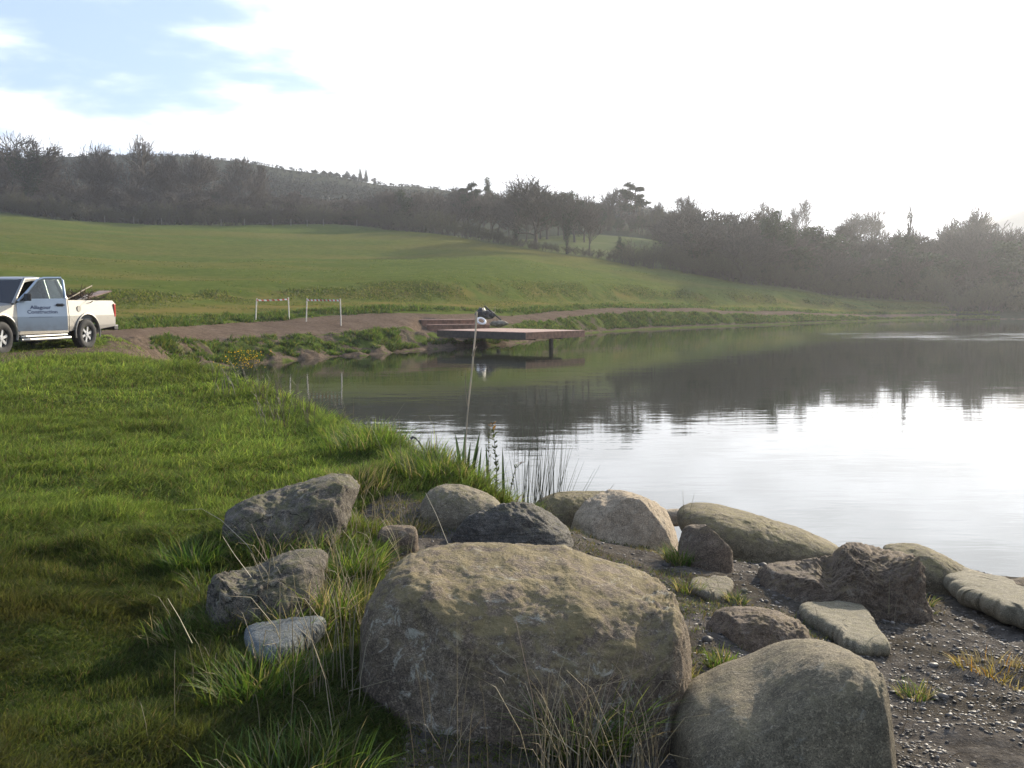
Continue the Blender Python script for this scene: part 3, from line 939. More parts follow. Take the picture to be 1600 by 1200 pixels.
def blades(P, h, w, az, lean, col, nseg=3, droop=.3, seed=1, tipcol=None, face=None):
    n = len(P)
    rs_ = np.random.RandomState(seed)
    P = np.asarray(P, float)
    if face is None:
        face = rs_.uniform(0, np.pi, n)
    d = np.stack([np.cos(az), np.sin(az), np.zeros(n)], 1)
    fw = np.stack([np.cos(face), np.sin(face), np.zeros(n)], 1)
    vs_, cs = [], []
    for k in range(nseg + 1):
        t_ = k / nseg
        c_ = P + d * (lean * h * t_ ** 1.7)[:, None] + np.array([0, 0, 1.0]) * (h * (t_ - droop * lean * t_ ** 2.2))[:, None]
        if k < nseg:
            ww = (w * (1 - t_ ** 1.6) * .5 + w * .12)[:, None]
            vs_ += [c_ - fw * ww, c_ + fw * ww]
            k_col = col * (.70 + .60 * t_) if tipcol is None else col * (1 - t_) + tipcol * t_
            cs += [k_col, k_col]
        else:
            vs_.append(c_)
            cs.append(col * 1.4 if tipcol is None else tipcol)
    m = len(vs_)
    Vv = np.stack(vs_, 1).reshape(-1, 3)
    Cc = np.stack(cs, 1).reshape(-1, 3)
    tl = []
    for k in range(nseg - 1):
        b_ = 2 * k
        tl += [(b_, b_ + 1, b_ + 3), (b_, b_ + 3, b_ + 2)]
    b_ = 2 * (nseg - 1)
    tl.append((b_, b_ + 1, b_ + 2))
    Tt = (np.array(tl)[None] + (np.arange(n) * m)[:, None, None]).reshape(-1, 3)
    return Vv, Tt, Cc


def join_b(parts):
    Vs, Ts, Cs, off = [], [], [], 0
    for v_, t_, c_ in parts:
        Vs.append(v_); Ts.append(t_ + off); Cs.append(c_); off += len(v_)
    return np.vstack(Vs), np.vstack(Ts), np.vstack(Cs)


M_grass = leaf_mat('grass_blades', trans=.52, gloss=.016, rough=.55)
M_dry = leaf_mat('dry_straw', trans=.2, gloss=.04)


def gcol(n, rs_, P, dry=.08):
    base = np.array([[.072, .105, .022], [.102, .134, .030], [.056, .082, .018], [.130, .148, .040]])[rs_.randint(0, 4, n)]
    k = (vnoise(P, .7, 91) * .25 + 1)[:, None] * (1.15 + 1.15 * np.clip((P[:, 1:2] - 5) / 5, 0, 1))  # sunlit far lawn painted in: blade colour brightens with distance
    c_ = base * k * rs_.uniform(.75, 1.25, (n, 1))
    dr = rs_.rand(n) < dry
    c_[dr] = np.array([.20, .16, .075]) * rs_.uniform(.6, 1.3, (dr.sum(), 1))
    return c_


rs = np.random.RandomState(3)
parts = []
for (y0, y1, n_, hh_, ww_, us) in ((2.6, 4.6, 140000, .070, .0036, (-500, 640)), (4.6, 7.5, 140000, .078, .0044, (-250, 640)), (7.5, 12.5, 110000, .085, .0066, (-150, 850)), (12.5, 30, 110000, .075, .012, (-120, 480))):
    Yp = y0 + (y1 - y0) * rs.rand(n_)
    U = rs.uniform(us[0], us[1], n_)
    Xp = (U - CX) / F * Yp
    zz_, ss_ = terrain(Xp, Yp, True)
    P = np.c_[Xp, Yp]
    w_ = soil_w(Xp, Yp, ss_)
    dirt_ = (1 - np.abs(Yp - (26.9 + (U - 200) * .03)) / 2.2 > 0) & (Yp > 18)
    patchy = fbm(P, 1.6, 3, 12)
    keep = (w_ < .35 + rs.rand(n_) * .3) & (zz_ > .03) & ~(dirt_ & (rs.rand(n_) < .9)) & (ss_ < 6.5)
    Xp, Yp, zz_, P, patchy, U, ss_ = Xp[keep], Yp[keep], zz_[keep], P[keep], patchy[keep], U[keep], ss_[keep]
    n_ = len(Xp)
    # taller and ranker along the bank and by the stones
    rank = np.clip(1 - np.abs(ss_ - 2.0) / .45, 0, 1)
    short = np.clip((6.2 - Yp) / 2.5, 0, 1) * np.clip((420 - U) / 300, 0, 1)
    clump = vnoise(P, 4.5, 201) * .55 + vnoise(P, 9.0, 203) * .3
    h_ = hh_ * np.clip(1 + patchy * .45 + clump * .8, .60, 2.3) * (1 + rank * 1.0) * (1 - .25 * short) * rs.uniform(.55, 1.35, n_)
    az = vnoise(P, .9, 4) * 2.0 + rs.normal(0, 1.6, n_)
    ln = np.clip(rs.normal(.55, .3, n_) + np.abs(vnoise(P, 1.4, 14)) * .5, .05, 1.5)
    cl = gcol(n_, rs, P, .09) * np.clip(1 + clump * .25 + vnoise(P, .45, 207) * .2, .6, 1.5)[:, None]
    br_ = (short * np.clip(fbm(P, 1.9, 3, 55) + .45, 0, 1))[:, None]
    cl = cl * (1 - br_) + np.array([.13, .115, .035]) * br_ * rs.uniform(.6, 1.2, (n_, 1))
    parts.append(blades(np.c_[P, zz_ - .008], h_, ww_ * rs.uniform(.7, 1.3, n_), az, ln, cl, 3 if y1 < 13 else 2, .35, 5))
Vv, Tt, Cc = join_b(parts)
o = link('grass', mesh_np('grass', Vv, Tt, True, Cc), None, M_grass)
tag(o, 'green meadow grass covering the near bank from the foreground to the pickup', 'grass', kind='stuff')

# thin mossy grass creeping over the soil between the boulders
n_ = 60000
U = rs.uniform(540, 1500, n_)
Yp = rs.uniform(3.0, 8.6, n_)
Xp = (U - CX) / F * Yp
P = np.c_[Xp, Yp]
zz_, ss_ = terrain(Xp, Yp, True)
cl_ = fbm(P, 1.9, 4, 140) + np.clip((1080 - U) / 300, -1, .75) + np.where((Yp > 6.2) & (U < 1080), .35, 0)
keep = (zz_ > .05) & (cl_ > rs.rand(n_) * .5 + .12) & (soil_w(Xp, Yp, ss_) > .25)
P, zz_, cl_ = P[keep], zz_[keep], cl_[keep]
n_ = len(P)
c_ = np.array([[.075, .10, .020], [.13, .115, .035], [.10, .125, .028], [.16, .125, .06]])[rs.randint(0, 4, n_)] * rs.uniform(.6, 1.2, (n_, 1))
parts.append(blades(np.c_[P, zz_ - .005], rs.uniform(.015, .055, n_), .0042 * rs.uniform(.7, 1.3, n_), rs.uniform(0, 6.3, n_), rs.uniform(.3, 1.8, n_), c_, 2, .35, 19))
Vv, Tt, Cc = join_b(parts)
o = link('mossy_turf', mesh_np('mossy_turf', Vv, Tt, True, Cc), None, M_grass)
tag(o, 'thin mossy turf creeping over the bare soil between the boulders', 'moss', kind='stuff')

# short rough turf that gives the berm and the near field their texture
parts = []
n_ = 150000
U = rs.uniform(-60, 1480, n_)
th_ = np.arctan((U - CX) / F)
rkk, zkk = _cols(th_)
sv = 8.9 + 3.1 * rs.rand(n_) ** 1.1
j_ = sv.astype(int)
ar = np.arange(n_)
r_ = rkk[ar, j_] * (1 - (sv - j_)) + rkk[ar, np.minimum(j_ + 1, 16)] * (sv - j_)
P = np.c_[r_ * np.sin(th_), r_ * np.cos(th_)]
slope_ = np.clip(1 - np.abs(sv - 10.5) / .6, 0, 1)
keep = fbm(P, .35, 4, 171) + .25 + slope_ * .5 > rs.rand(n_) * 1.1
P, sv, slope_, r_ = P[keep], sv[keep], slope_[keep], r_[keep]
n_ = len(P)
c_ = np.array([[.085, .115, .022], [.12, .14, .030], [.15, .145, .045], [.055, .075, .016]])[rs.randint(0, 4, n_)] * rs.uniform(.7, 1.2, (n_, 1))
parts.append(blades(np.c_[P, terrain(P[:, 0], P[:, 1]) - .01], (.05 + .10 * slope_) * rs.uniform(.5, 1.5, n_), .07 * r_ / 75 * rs.uniform(.6, 1.5, n_), rs.uniform(0, 6.3, n_), rs.uniform(.2, 1.2, n_), c_, 2, .3, 29))
Vv, Tt, Cc = join_b(parts)
o = link('rough_turf', mesh_np('rough_turf', Vv, Tt, True, Cc), None, M_grass)
tag(o, 'short rough turf over the grassy berm and the near part of the field', 'turf', kind='stuff')

# rank weeds on the far banks
parts = []
n_ = 110000
U = rs.uniform(150, 1560, n_)
sel = rs.rand(n_)
th_ = np.arctan((U - CX) / F)
rkk, zkk = _cols(th_)
sv = np.where(sel < .72, 6.12 + .85 * rs.rand(n_) ** 1.25, 7.95 + 1.05 * rs.rand(n_))
j_ = sv.astype(int)
ar = np.arange(n_)
r_ = rkk[ar, j_] * (1 - (sv - j_)) + rkk[ar, j_ + 1] * (sv - j_)
Xp, Yp = r_ * np.sin(th_), r_ * np.cos(th_)
P = np.c_[Xp, Yp]
cl_ = fbm(P, .55, 3, 71)
cl_ = cl_ * .6 + vnoise(P, 2.6, 88) * .7
dens = np.where(sv < 7, cl_ + .30 + .25 * (U > 800) + .22 * (U < 640), cl_ + .5 + np.where(U > 1000, .2, 0))
keep = (dens > rs.rand(n_) * .7) & ~((U < 235) & (sv < 7)) & ~((U > 625) & (U < 800) & (sv > 6.25) & (sv < 8.4))
P, cl_, sv, U, Yp = P[keep], cl_[keep], sv[keep], U[keep], Yp[keep]
n_ = len(P)
zz_ = terrain(P[:, 0], P[:, 1])
h_ = (.10 + .20 * np.clip(cl_ + .3, 0, 1)) * rs.uniform(.5, 1.4, n_)
c_ = np.array([[.055, .10, .016], [.085, .13, .022], [.040, .065, .014], [.12, .12, .035]])[rs.randint(0, 4, n_)] * rs.uniform(.7, 1.25, (n_, 1))
parts.append(blades(np.c_[P, zz_ - .02], h_, .05 * Yp / 60 * rs.uniform(.6, 1.5, n_), rs.uniform(0, 6.3, n_), rs.uniform(.2, 1.2, n_), c_, 2, .3, 9))
Vv, Tt, Cc = join_b(parts)
o = link('weeds', mesh_np('weeds', Vv, Tt, True, Cc), None, M_grass)
tag(o, 'low green weeds and rough grass on the banks along the far gravel track', 'weeds', kind='stuff')

# dry stalks and twigs along the near bank and between the stones
parts = []


def stalk_line(pts3, r0, r1, colr, sides=3):
    """thin tube through world points"""
    pts3 = [Vector(q) for q in pts3]
    n = len(pts3)
    Vv, Tt = [], []
    for i, q in enumerate(pts3):
        d = (pts3[min(i + 1, n - 1)] - pts3[max(i - 1, 0)]).normalized()
        a = d.orthogonal().normalized()
        b = d.cross(a)
        r = r0 + (r1 - r0) * i / (n - 1)
        for s in range(sides):
            an_ = 2 * math.pi * s / sides
            Vv.append(q + (a * math.cos(an_) + b * math.sin(an_)) * r)
    for i in range(n - 1):
        for s in range(sides):
            s2 = (s + 1) % sides
            A, B, C_, D = i * sides + s, i * sides + s2, (i + 1) * sides + s2, (i + 1) * sides + s
            Tt += [(A, B, C_), (A, C_, D)]
    Vv = np.array([q[:] for q in Vv])
    return Vv, np.array(Tt), np.tile(np.array(colr), (len(Vv), 1))


def rand_stalks(U0, U1, Y0, Y1, n, h0, h1, seed, colr=(.30, .25, .15), wdt=.0022):
    r_ = random.Random(seed)
    for _ in range(n):
        Y = r_.uniform(Y0, Y1); X = (r_.uniform(U0, U1) - CX) / F * Y
        z = zt(X, Y)
        H_ = r_.uniform(h0, h1)
        az = r_.uniform(0, 6.28); ln = r_.uniform(.1, .75)
        dx, dy = math.cos(az) * ln * H_, math.sin(az) * ln * H_
        pts3 = [(X, Y, z - .02), (X + dx * .22, Y + dy * .22, z + H_ * .42), (X + dx * .6, Y + dy * .6, z + H_ * .8), (X + dx, Y + dy, z + H_ * (1.05 - .25 * ln))]
        k = r_.uniform(.6, 1.2)
        parts.append(stalk_line(pts3, wdt, wdt * .35, tuple(v * k for v in colr)))


def px_stalk(pts, r0=.0022, r1=.0008, colr=(.32, .27, .17)):
    parts.append(stalk_line([at(*q) for q in pts], r0, r1, colr))


rand_stalks(390, 570, 3.4, 5.4, 130, .10, .42, 1)
rand_stalks(480, 640, 5.2, 7.2, 130, .08, .30, 2)
rand_stalks(830, 1040, 3.0, 3.5, 90, .12, .42, 3)
rand_stalks(1040, 1500, 3.2, 6.5, 60, .04, .16, 4, (.24, .19, .11))
rand_stalks(200, 560, 2.9, 5.0, 60, .08, .26, 5, (.22, .19, .11), .0016)
rand_stalks(600, 900, 7.6, 8.8, 90, .15, .5, 6, (.16, .14, .08), .0022)
rand_stalks(400, 560, 11, 15.5, 160, .2, .65, 7, (.10, .085, .05), .004)
rand_stalks(330, 470, 14, 19, 120, .2, .5, 8, (.09, .08, .045), .005)
rand_stalks(640, 1060, 3.0, 3.25, 24, .2, .55, 9, (.26, .21, .13), .0014)
# the long arching straw and its neighbours left of the boulders
px_stalk([(448, 965, 4.6), (420, 900, 4.65), (385, 850, 4.7), (345, 812, 4.75), (315, 795, 4.8), (285, 797, 4.8)], .0028, .0008, (.42, .38, .28))
px_stalk([(425, 945, 4.6), (395, 905, 4.6), (365, 865, 4.62), (348, 838, 4.65)], .0025, .0008, (.40, .36, .26))
px_stalk([(420, 880, 4.9), (408, 850, 4.9), (392, 818, 4.9)], .0020, .0008, (.24, .17, .13))
px_stalk([(300, 1005, 4.0), (280, 965, 4.0), (262, 935, 4.0)], .0028, .0010, (.42, .38, .25))
px_stalk([(520, 1150, 3.3), (508, 1060, 3.35), (480, 980, 3.4), (462, 930, 3.45)], .0020, .0008)
px_stalk([(890, 1180, 3.05), (848, 1090, 3.1), (805, 1030, 3.15), (775, 1010, 3.2)], .0018, .0007)
px_stalk([(905, 1180, 3.05), (830, 1120, 3.1), (765, 1085, 3.15)], .0018, .0007, (.36, .31, .2))
px_stalk([(850, 1190, 3.0), (830, 1080, 3.05), (805, 965, 3.1), (790, 955, 3.15)], .0014, .0006, (.27, .2, .14))
px_stalk([(930, 1160, 3.05), (960, 1050, 3.1), (985, 970, 3.1)], .0014, .0006, (.27, .2, .14))
px_stalk([(968, 1190, 3.0), (985, 1060, 3.05), (1006, 950, 3.1)], .0013, .0006, (.27, .2, .14))
px_stalk([(700, 1190, 3.1), (715, 1160, 3.1), (740, 1120, 3.15)], .0016, .0006)
px_stalk([(545, 1080, 3.5), (610, 1062, 3.4)], .0014, .0008)
px_stalk([(900, 1100, 3.2), (960, 1065, 3.2), (1042, 1030, 3.3)], .0016, .0008, (.22, .16, .10))
px_stalk([(650, 830, 6.8), (640, 815, 6.9), (620, 780, 7.0)], .003, .001)
px_stalk([(580, 832, 6.3), (600, 812, 6.3), (625, 782, 6.3)], .0035, .0012, (.38, .30, .16))
px_stalk([(700, 850, 6.0), (682, 805, 6.2), (665, 770, 6.4)], .003, .0015, (.42, .36, .24))
px_stalk([(1068, 800, 8.7), (1067, 766, 8.7)], .003, .001, (.2, .17, .1))
px_stalk([(1078, 800, 8.7), (1085, 771, 8.7)], .003, .001, (.2, .17, .1))
px_stalk([(1389, 960, 5.4), (1390, 900, 5.4)], .003, .0015, (.2, .17, .1))
px_stalk([(590, 700, 9.4), (604, 672, 9.4), (632, 630, 9.4)], .003, .001, (.14, .12, .08))
Vv, Tt, Cc = join_b(parts)
o = link('dry_stalks', mesh_np('dry_stalks', Vv, Tt, True, Cc), None, M_dry)
tag(o, 'thin dry straw stalks rising between the grass and the stones', 'dry stalks', kind='stuff')


def tuft(px, py, n, h, spread, label, seed, dry=.15, green=(1, 1, 1), wid=.0045, Y=None, name='grass_tuft', lean=(.2, 1.1)):
    rs_ = np.random.RandomState(seed)
    h0 = at(px, py, Y) if Y else hit(px, py)
    r_ = spread * np.sqrt(rs_.rand(n))
    an_ = rs_.uniform(0, 6.283, n)
    X, Y_ = h0.x + r_ * np.cos(an_), h0.y + r_ * np.sin(an_) * .8
    z = terrain(X, Y_)
    P_ = np.c_[X - h0.x, Y_ - h0.y, z - h0.z - .015]
    az = an_ + rs_.normal(0, .7, n)
    c_ = np.array([[.07, .125, .018], [.10, .155, .025], [.055, .10, .016], [.14, .16, .035]])[rs_.randint(0, 4, n)] * np.array(green) * rs_.uniform(.75, 1.25, (n, 1))
    dr = rs_.rand(n) < dry
    c_[dr] = np.array([.26, .21, .11]) * rs_.uniform(.6, 1.3, (dr.sum(), 1))
    v_, t_, k_ = blades(P_, h * rs_.uniform(.45, 1.2, n), wid * rs_.uniform(.7, 1.3, n), az, rs_.uniform(lean[0], lean[1], n), c_, 4, .3, seed)
    o = link(name, mesh_np(name, v_, t_, True, k_), None, M_grass)
    o.location = h0
    return tag(o, label, 'grass tuft')


tuft(915, 1175, 420, .30, .15, 'tall yellow-green grass tuft with dry blades in front of the large boulder', 1, .35)
tuft(545, 905, 480, .26, .17, 'grass tuft growing behind the upper left shoulder of the large boulder', 2, .2)
tuft(520, 965, 520, .24, .20, 'tangled grass tuft with many dry stems against the left side of the large boulder', 3, .35)
tuft(1062, 880, 260, .16, .11, 'grass tuft at the left foot of the small pointed brown rock', 4, .25)
tuft(1128, 1040, 120, .10, .06, 'small bright grass tuft on the soil right of the large boulder, above the egg-shaped boulder', 5, .2)
tuft(1068, 1062, 120, .09, .07, 'small yellowish grass tuft in the gap between the two big boulders', 6, .45, (1.2, 1, .8))
tuft(1075, 925, 150, .10, .08, 'thin grass tuft beside the small flat buff stone', 7, .35, (1.2, 1, .8))
tuft(1150, 940, 100, .09, .06, 'sparse grass tuft above the low brown rock', 8, .35)
tuft(1330, 1200, 90, .22, .10, 'bright green grass tuft poking up at the bottom edge under the egg-shaped boulder', 9, .02, (1.3, 1.3, 1), .006, Y=2.95)
tuft(1430, 1090, 130, .10, .08, 'grass tuft by the right flank of the egg-shaped boulder', 10, .4)
tuft(1560, 1060, 260, .10, .22, 'rusty brown low tuft on the gravel near the right edge', 11, .5, (1.8, .8, .6))
tuft(300, 890, 460, .20, .16, 'bright upright grass tuft in the lawn left of the rough grey rock', 12, .04)
tuft(280, 1000, 260, .12, .15, 'grass tuft with pale dry leaves in the lawn left of the blue-grey stone', 13, .35)
tuft(400, 1080, 520, .17, .22, 'dark shaded grass tuft below the small blue-grey stone', 14, .12)
tuft(450, 1190, 520, .19, .25, 'dark shaded grass tuft at the bottom edge left of the large boulder', 15, .15, Y=3.05)
tuft(640, 830, 200, .12, .15, 'reddish brown grass tuft in the hollow under the grassy mound', 16, .6, (1.3, .85, .7))
tuft(985, 850, 280, .09, .24, 'low green tuft at the foot of the pale tan rock', 17, .25)
tuft(850, 862, 180, .06, .24, 'low mossy tuft along the foot of the cracked grey rock', 18, .3, (1.2, 1, .8))
tuft(1130, 500, 0, .1, .1, 'x', 19) if False else None
tuft(1425, 945, 160, .10, .14, 'sparse grass tuft at the right end of the big dark brown rock', 20, .4)
tuft(400, 800, 260, .13, .22, 'grass creeping over the left end of the mossy ledge', 35, .2)
tuft(330, 925, 240, .14, .14, 'grass creeping over the left corner of the rough grey rock', 36, .2)
tuft(430, 858, 380, .17, .28, 'low grass tuft along the front of the long mossy ledge', 31, .25)
tuft(500, 848, 260, .15, .2, 'dry-tipped grass tuft in front of the right half of the mossy ledge', 32, .4)
tuft(360, 985, 300, .15, .2, 'low grass tuft along the foot of the rough grey rock', 33, .2)
tuft(455, 985, 260, .17, .16, 'grass tuft between the rough grey rock and the blue-grey stone', 34, .3)
tuft(590, 700, 900, .30, .55, 'dense green tussock on the bank edge behind the mossy ledge', 21, .1, wid=.006)
tuft(690, 745, 900, .26, .42, 'dense green tussock at the tip of the grassy mound above the round buff rock', 22, .15, wid=.006)
tuft(560, 770, 420, .24, .22, 'brownish tussock hanging over the right end of the mossy ledge', 23, .45, (1, .85, .8))
tuft(770, 775, 620, .26, .30, 'green tuft at the foot of the flag leaves and dock stems', 24, .2, wid=.006, Y=8.0)

# rushes at the water's edge
rs_ = random.Random(5)
segs = []
h0 = at(845, 795, 8.55)
zb = zt(h0.x, h0.y)
# stems: base x px, tip (px, py)
RU = [(812, 800, 655), (816, 822, 668), (822, 838, 690), (818, 792, 690), (826, 826, 640), (832, 848, 655), (836, 862, 665), (842, 858, 640), (838, 874, 660), (846, 877, 665), (850, 868, 690), (852, 892, 695), (848, 897, 692), (856, 905, 715), (862, 913, 720), (866, 930, 732), (858, 880, 700), (846, 862, 700), (834, 840, 700), (828, 835, 706), (840, 852, 712), (872, 938, 726), (862, 900, 735), (820, 800, 705), (814, 798, 720), (868, 960, 757), (890, 960, 755), (845, 836, 625)]
for k in range(46):
    bx = rs_.uniform(808, 872)
    RU.append((bx, bx + rs_.gauss(8, 14), rs_.uniform(640, 740)))
parts_r = []
for (bx, tx, ty) in RU:
    Y0_ = 8.55 + rs_.uniform(-.22, .25)
    b0 = at(bx, 800, Y0_)
    b0.z = zt(b0.x, b0.y) - .05
    t0_ = at(tx, ty, Y0_ + rs_.uniform(-.2, .2))
    mid1 = b0.lerp(t0_, .35) + Vector(((b0.x - t0_.x) * .06, 0, .01))
    mid2 = b0.lerp(t0_, .72) + Vector(((b0.x - t0_.x) * .04, 0, .005))
    k = rs_.uniform(.6, 1.3)
    parts_r.append(stalk_line([b0 - h0, mid1 - h0, mid2 - h0, t0_ - h0], rs_.uniform(.0035, .006), .0008, (.045 * k, .06 * k, .028 * k), 4))
Vv, Tt, Cc = join_b(parts_r)
o = link('rush_clump', mesh_np('rush_clump', Vv, Tt, True, Cc), None, M_dry)
o.location = h0
tag(o, 'clump of tall dark rushes fanning out over the water behind the rocks', 'rushes')

# flag leaves
base = at(725, 775, 8.2); base.z = zt(base.x, base.y)
parts_r = []
for (bx, tx, ty, w_) in [(722, 711, 678, .016), (724, 727, 672, .018), (728, 735, 692, .014), (734, 750, 674, .016), (733, 748, 698, .014), (730, 733, 704, .014), (726, 722, 706, .012), (745, 752, 700, .012), (765, 759, 694, .014), (788, 785, 700, .014)]:
    b0 = at(bx, 775, 8.2); b0.z = zt(b0.x, b0.y) - .03
    t0_ = at(tx, ty, 8.2)
    vv = []
    for k in range(7):
        q = k / 6
        c_ = b0.lerp(t0_, q) + Vector(((b0.x - t0_.x) * .25 * q * (1 - q), .03 * q, 0)) - base
        ww = w_ * (1 - q ** 3) + .001
        vv += [c_ - Vector((ww, .004, 0)), c_ + Vector((0, -.004, 0)), c_ + Vector((ww, .004, 0))]
    tt = []
    for k in range(6):
        A = k * 3
        tt += [(A, A + 1, A + 4), (A, A + 4, A + 3), (A + 1, A + 2, A + 5), (A + 1, A + 5, A + 4)]
    kk = rs_.uniform(.7, 1.2)
    parts_r.append((np.array([q[:] for q in vv]), np.array(tt), np.tile(np.array((.050, .085, .035)) * kk, (21, 1))))
Vv, Tt, Cc = join_b(parts_r)
o = link('flag_iris', mesh_np('flag_iris', Vv, Tt, True, Cc), None, M_grass)
o.location = base
tag(o, 'clump of broad upright flag leaves at the foot of the tall bare cane', 'waterside plant')


def leafy_stem(pts, leafn, lsize, lcol, scol, label, name, tip=None, seed=1):
    r_ = random.Random(seed)
    P3 = [at(*q) for q in pts]
    b0 = P3[0].copy()
    e = empty(name, b0, 0, label, 'waterside plant')
    v_, t_, c_ = stalk_line([q - b0 for q in P3], .006, .0022, scol, 4)
    link('stem', mesh_np('stem', v_, t_, True, c_), e, M_dry)
    Vv, Tt, Cc, off = [], [], [], 0
    for k in range(leafn):
        q = .15 + .85 * k / leafn
        f_ = q * (len(P3) - 1); i = min(int(f_), len(P3) - 2)
        c = P3[i].lerp(P3[i + 1], f_ - i) - b0
        for _ in range(3):
            az = r_.uniform(0, 6.28); el = r_.uniform(.1, 1.0)
            d = Vector((math.cos(az) * math.cos(el), math.sin(az) * math.cos(el), math.sin(el)))
            sd_ = d.cross(Vector((0, 0, 1))).normalized()
            L = lsize * r_.uniform(.6, 1.2)
            q0 = c; q1 = c + d * L * .5 + sd_ * L * .22; q2 = c + d * L; q3 = c + d * L * .5 - sd_ * L * .22
            Vv += [q0[:], q1[:], q2[:], q3[:]]; Tt += [(off, off + 1, off + 2), (off, off + 2, off + 3)]; off += 4
            cc0 = tip if (tip and q > .85) else lcol
            kk = r_.uniform(.7, 1.3)
            Cc += [[w * kk for w in cc0]] * 4
    link('leaves', mesh_np('leaves', np.array(Vv), np.array(Tt), False, np.array(Cc)), e, M_grass)
    return e


leafy_stem([(775, 775, 8.3), (776, 735, 8.3), (773, 695, 8.3), (769, 660, 8.3)], 22, .055, (.07, .09, .035), (.12, .10, .06), 'dock stem with curled leaves and a rusty tip, left of the rushes', 'dock_plant', (.22, .12, .04), 3)
leafy_stem([(766, 775, 8.2), (763, 740, 8.2), (764, 705, 8.2), (763, 672, 8.2)], 12, .04, (.08, .09, .04), (.12, .10, .06), 'thin dock stem with few leaves beside the flag leaves', 'dock_plant', None, 4)
leafy_stem([(795, 785, 8.4), (800, 755, 8.4), (806, 730, 8.4), (818, 722, 8.4)], 12, .04, (.08, .10, .04), (.14, .10, .07), 'short bent dock stem leaning right into the rushes', 'dock_plant', (.2, .11, .06), 5)

# tall bare cane
P3 = [at(*q) for q in [(723, 775, 8.2), (727, 700, 8.2), (730, 650, 8.2), (734, 612, 8.2), (738, 575, 8.2), (740, 549, 8.2), (743, 520, 8.2), (745, 487, 8.2)]]
b0 = P3[0].copy()
e = empty('cane', b0, 0, 'tall thin bare cane standing in front of the wooden deck, rooted in the flag leaves', 'cane')
v_, t_, c_ = stalk_line([q - b0 for q in P3], .0055, .0085, (.62, .52, .40), 6)
c_ = c_ * (1 + .35 * vnoise(v_, 22, 3))[:, None]
link('stem', mesh_np('stem', v_, t_, True, c_), e, M_dry)
v_, t_, c_ = stalk_line([at(739, 556, 8.19) - b0, at(741, 548, 8.17) - b0, at(745, 541, 8.16) - b0], .013, .004, (.40, .33, .24), 6)
link('sheath', mesh_np('sheath', v_, t_, True, c_), e, M_dry)
v_, t_, c_ = stalk_line([at(731, 640, 8.2) - b0, at(727, 610, 8.19) - b0, at(728, 578, 8.2) - b0], .006, .003, (.30, .25, .18), 4)
link('side_shoot', mesh_np('side_shoot', v_, t_, True, c_), e, M_dry)
# curled dead stem on the bank
P3 = [at(*q) for q in [(668, 712, 8.9), (661, 701, 8.9), (655, 691, 8.9), (650, 685, 8.9), (645, 683, 8.9), (642, 686, 8.9)]]
b0 = P3[0].copy()
v_, t_, c_ = stalk_line([q - b0 for q in P3], .006, .013, (.07, .06, .05), 6)
o = link('dead_stem', mesh_np('dead_stem', v_, t_, True, c_), None, M_dry); o.location = b0
tag(o, 'dark curled dead stem hooking over the edge of the green tussock', 'dead stem')

# gorse in flower
h0 = at(383, 612, 16.2); h0.z = zt(h0.x, h0.y)
e = empty('gorse_bush', h0, 0, 'small gorse bush with yellow flowers on the near bank, below the track', 'bush')
rs = np.random.RandomState(4)
parts_r = []
for k in range(40):
    tip_ = Vector((rs.normal(0, .16), rs.normal(0, .14), rs.uniform(.2, .52)))
    parts_r.append(stalk_line([(0, 0, -.05), tip_ * .5 + Vector((rs.normal(0, .02), 0, .05)), tip_], .006, .002, (.05, .06, .03)))
Vv, Tt, Cc = join_b(parts_r)
link('stems', mesh_np('stems', Vv, Tt, True, Cc), e, M_dry)
for nm, n_, sz, cl, zr in (('foliage', 900, .035, (.05, .08, .02), (.0, .5)), ('flowers', 240, .030, (.72, .44, .015), (.25, .55))):
    P_ = np.c_[rs.normal(0, .15, n_), rs.normal(0, .13, n_), rs.uniform(zr[0], zr[1], n_)]
    n1_ = rs.normal(size=(n_, 3)); n1_ /= np.linalg.norm(n1_, axis=1)[:, None]
    n2_ = np.cross(n1_, rs.normal(size=(n_, 3))); n2_ /= np.linalg.norm(n2_, axis=1)[:, None]
    s_ = sz * rs.uniform(.5, 1.1, (n_, 1))
    Vv = np.stack([P_ - n1_ * s_ * .5, P_ + n2_ * s_ * .4, P_ + n1_ * s_ * .6], 1).reshape(-1, 3)
    link(nm, mesh_np(nm, Vv, np.arange(n_ * 3).reshape(-1, 3), False, np.repeat(np.array([cl]) * rs.uniform(.7, 1.2, (n_, 1)), 3, 0)), e, M_grass)['kind'] = 'stuff'
# ------------------------------------------------------------------ trees
BARK = (.105, .088, .070)


class Seg:
    def __init__(self):
        self.a, self.b, self.r0, self.r1, self.lv = [], [], [], [], []

    def add(self, a, b, r0, r1, lv):
        self.a.append(a); self.b.append(b); self.r0.append(r0); self.r1.append(r1); self.lv.append(lv)


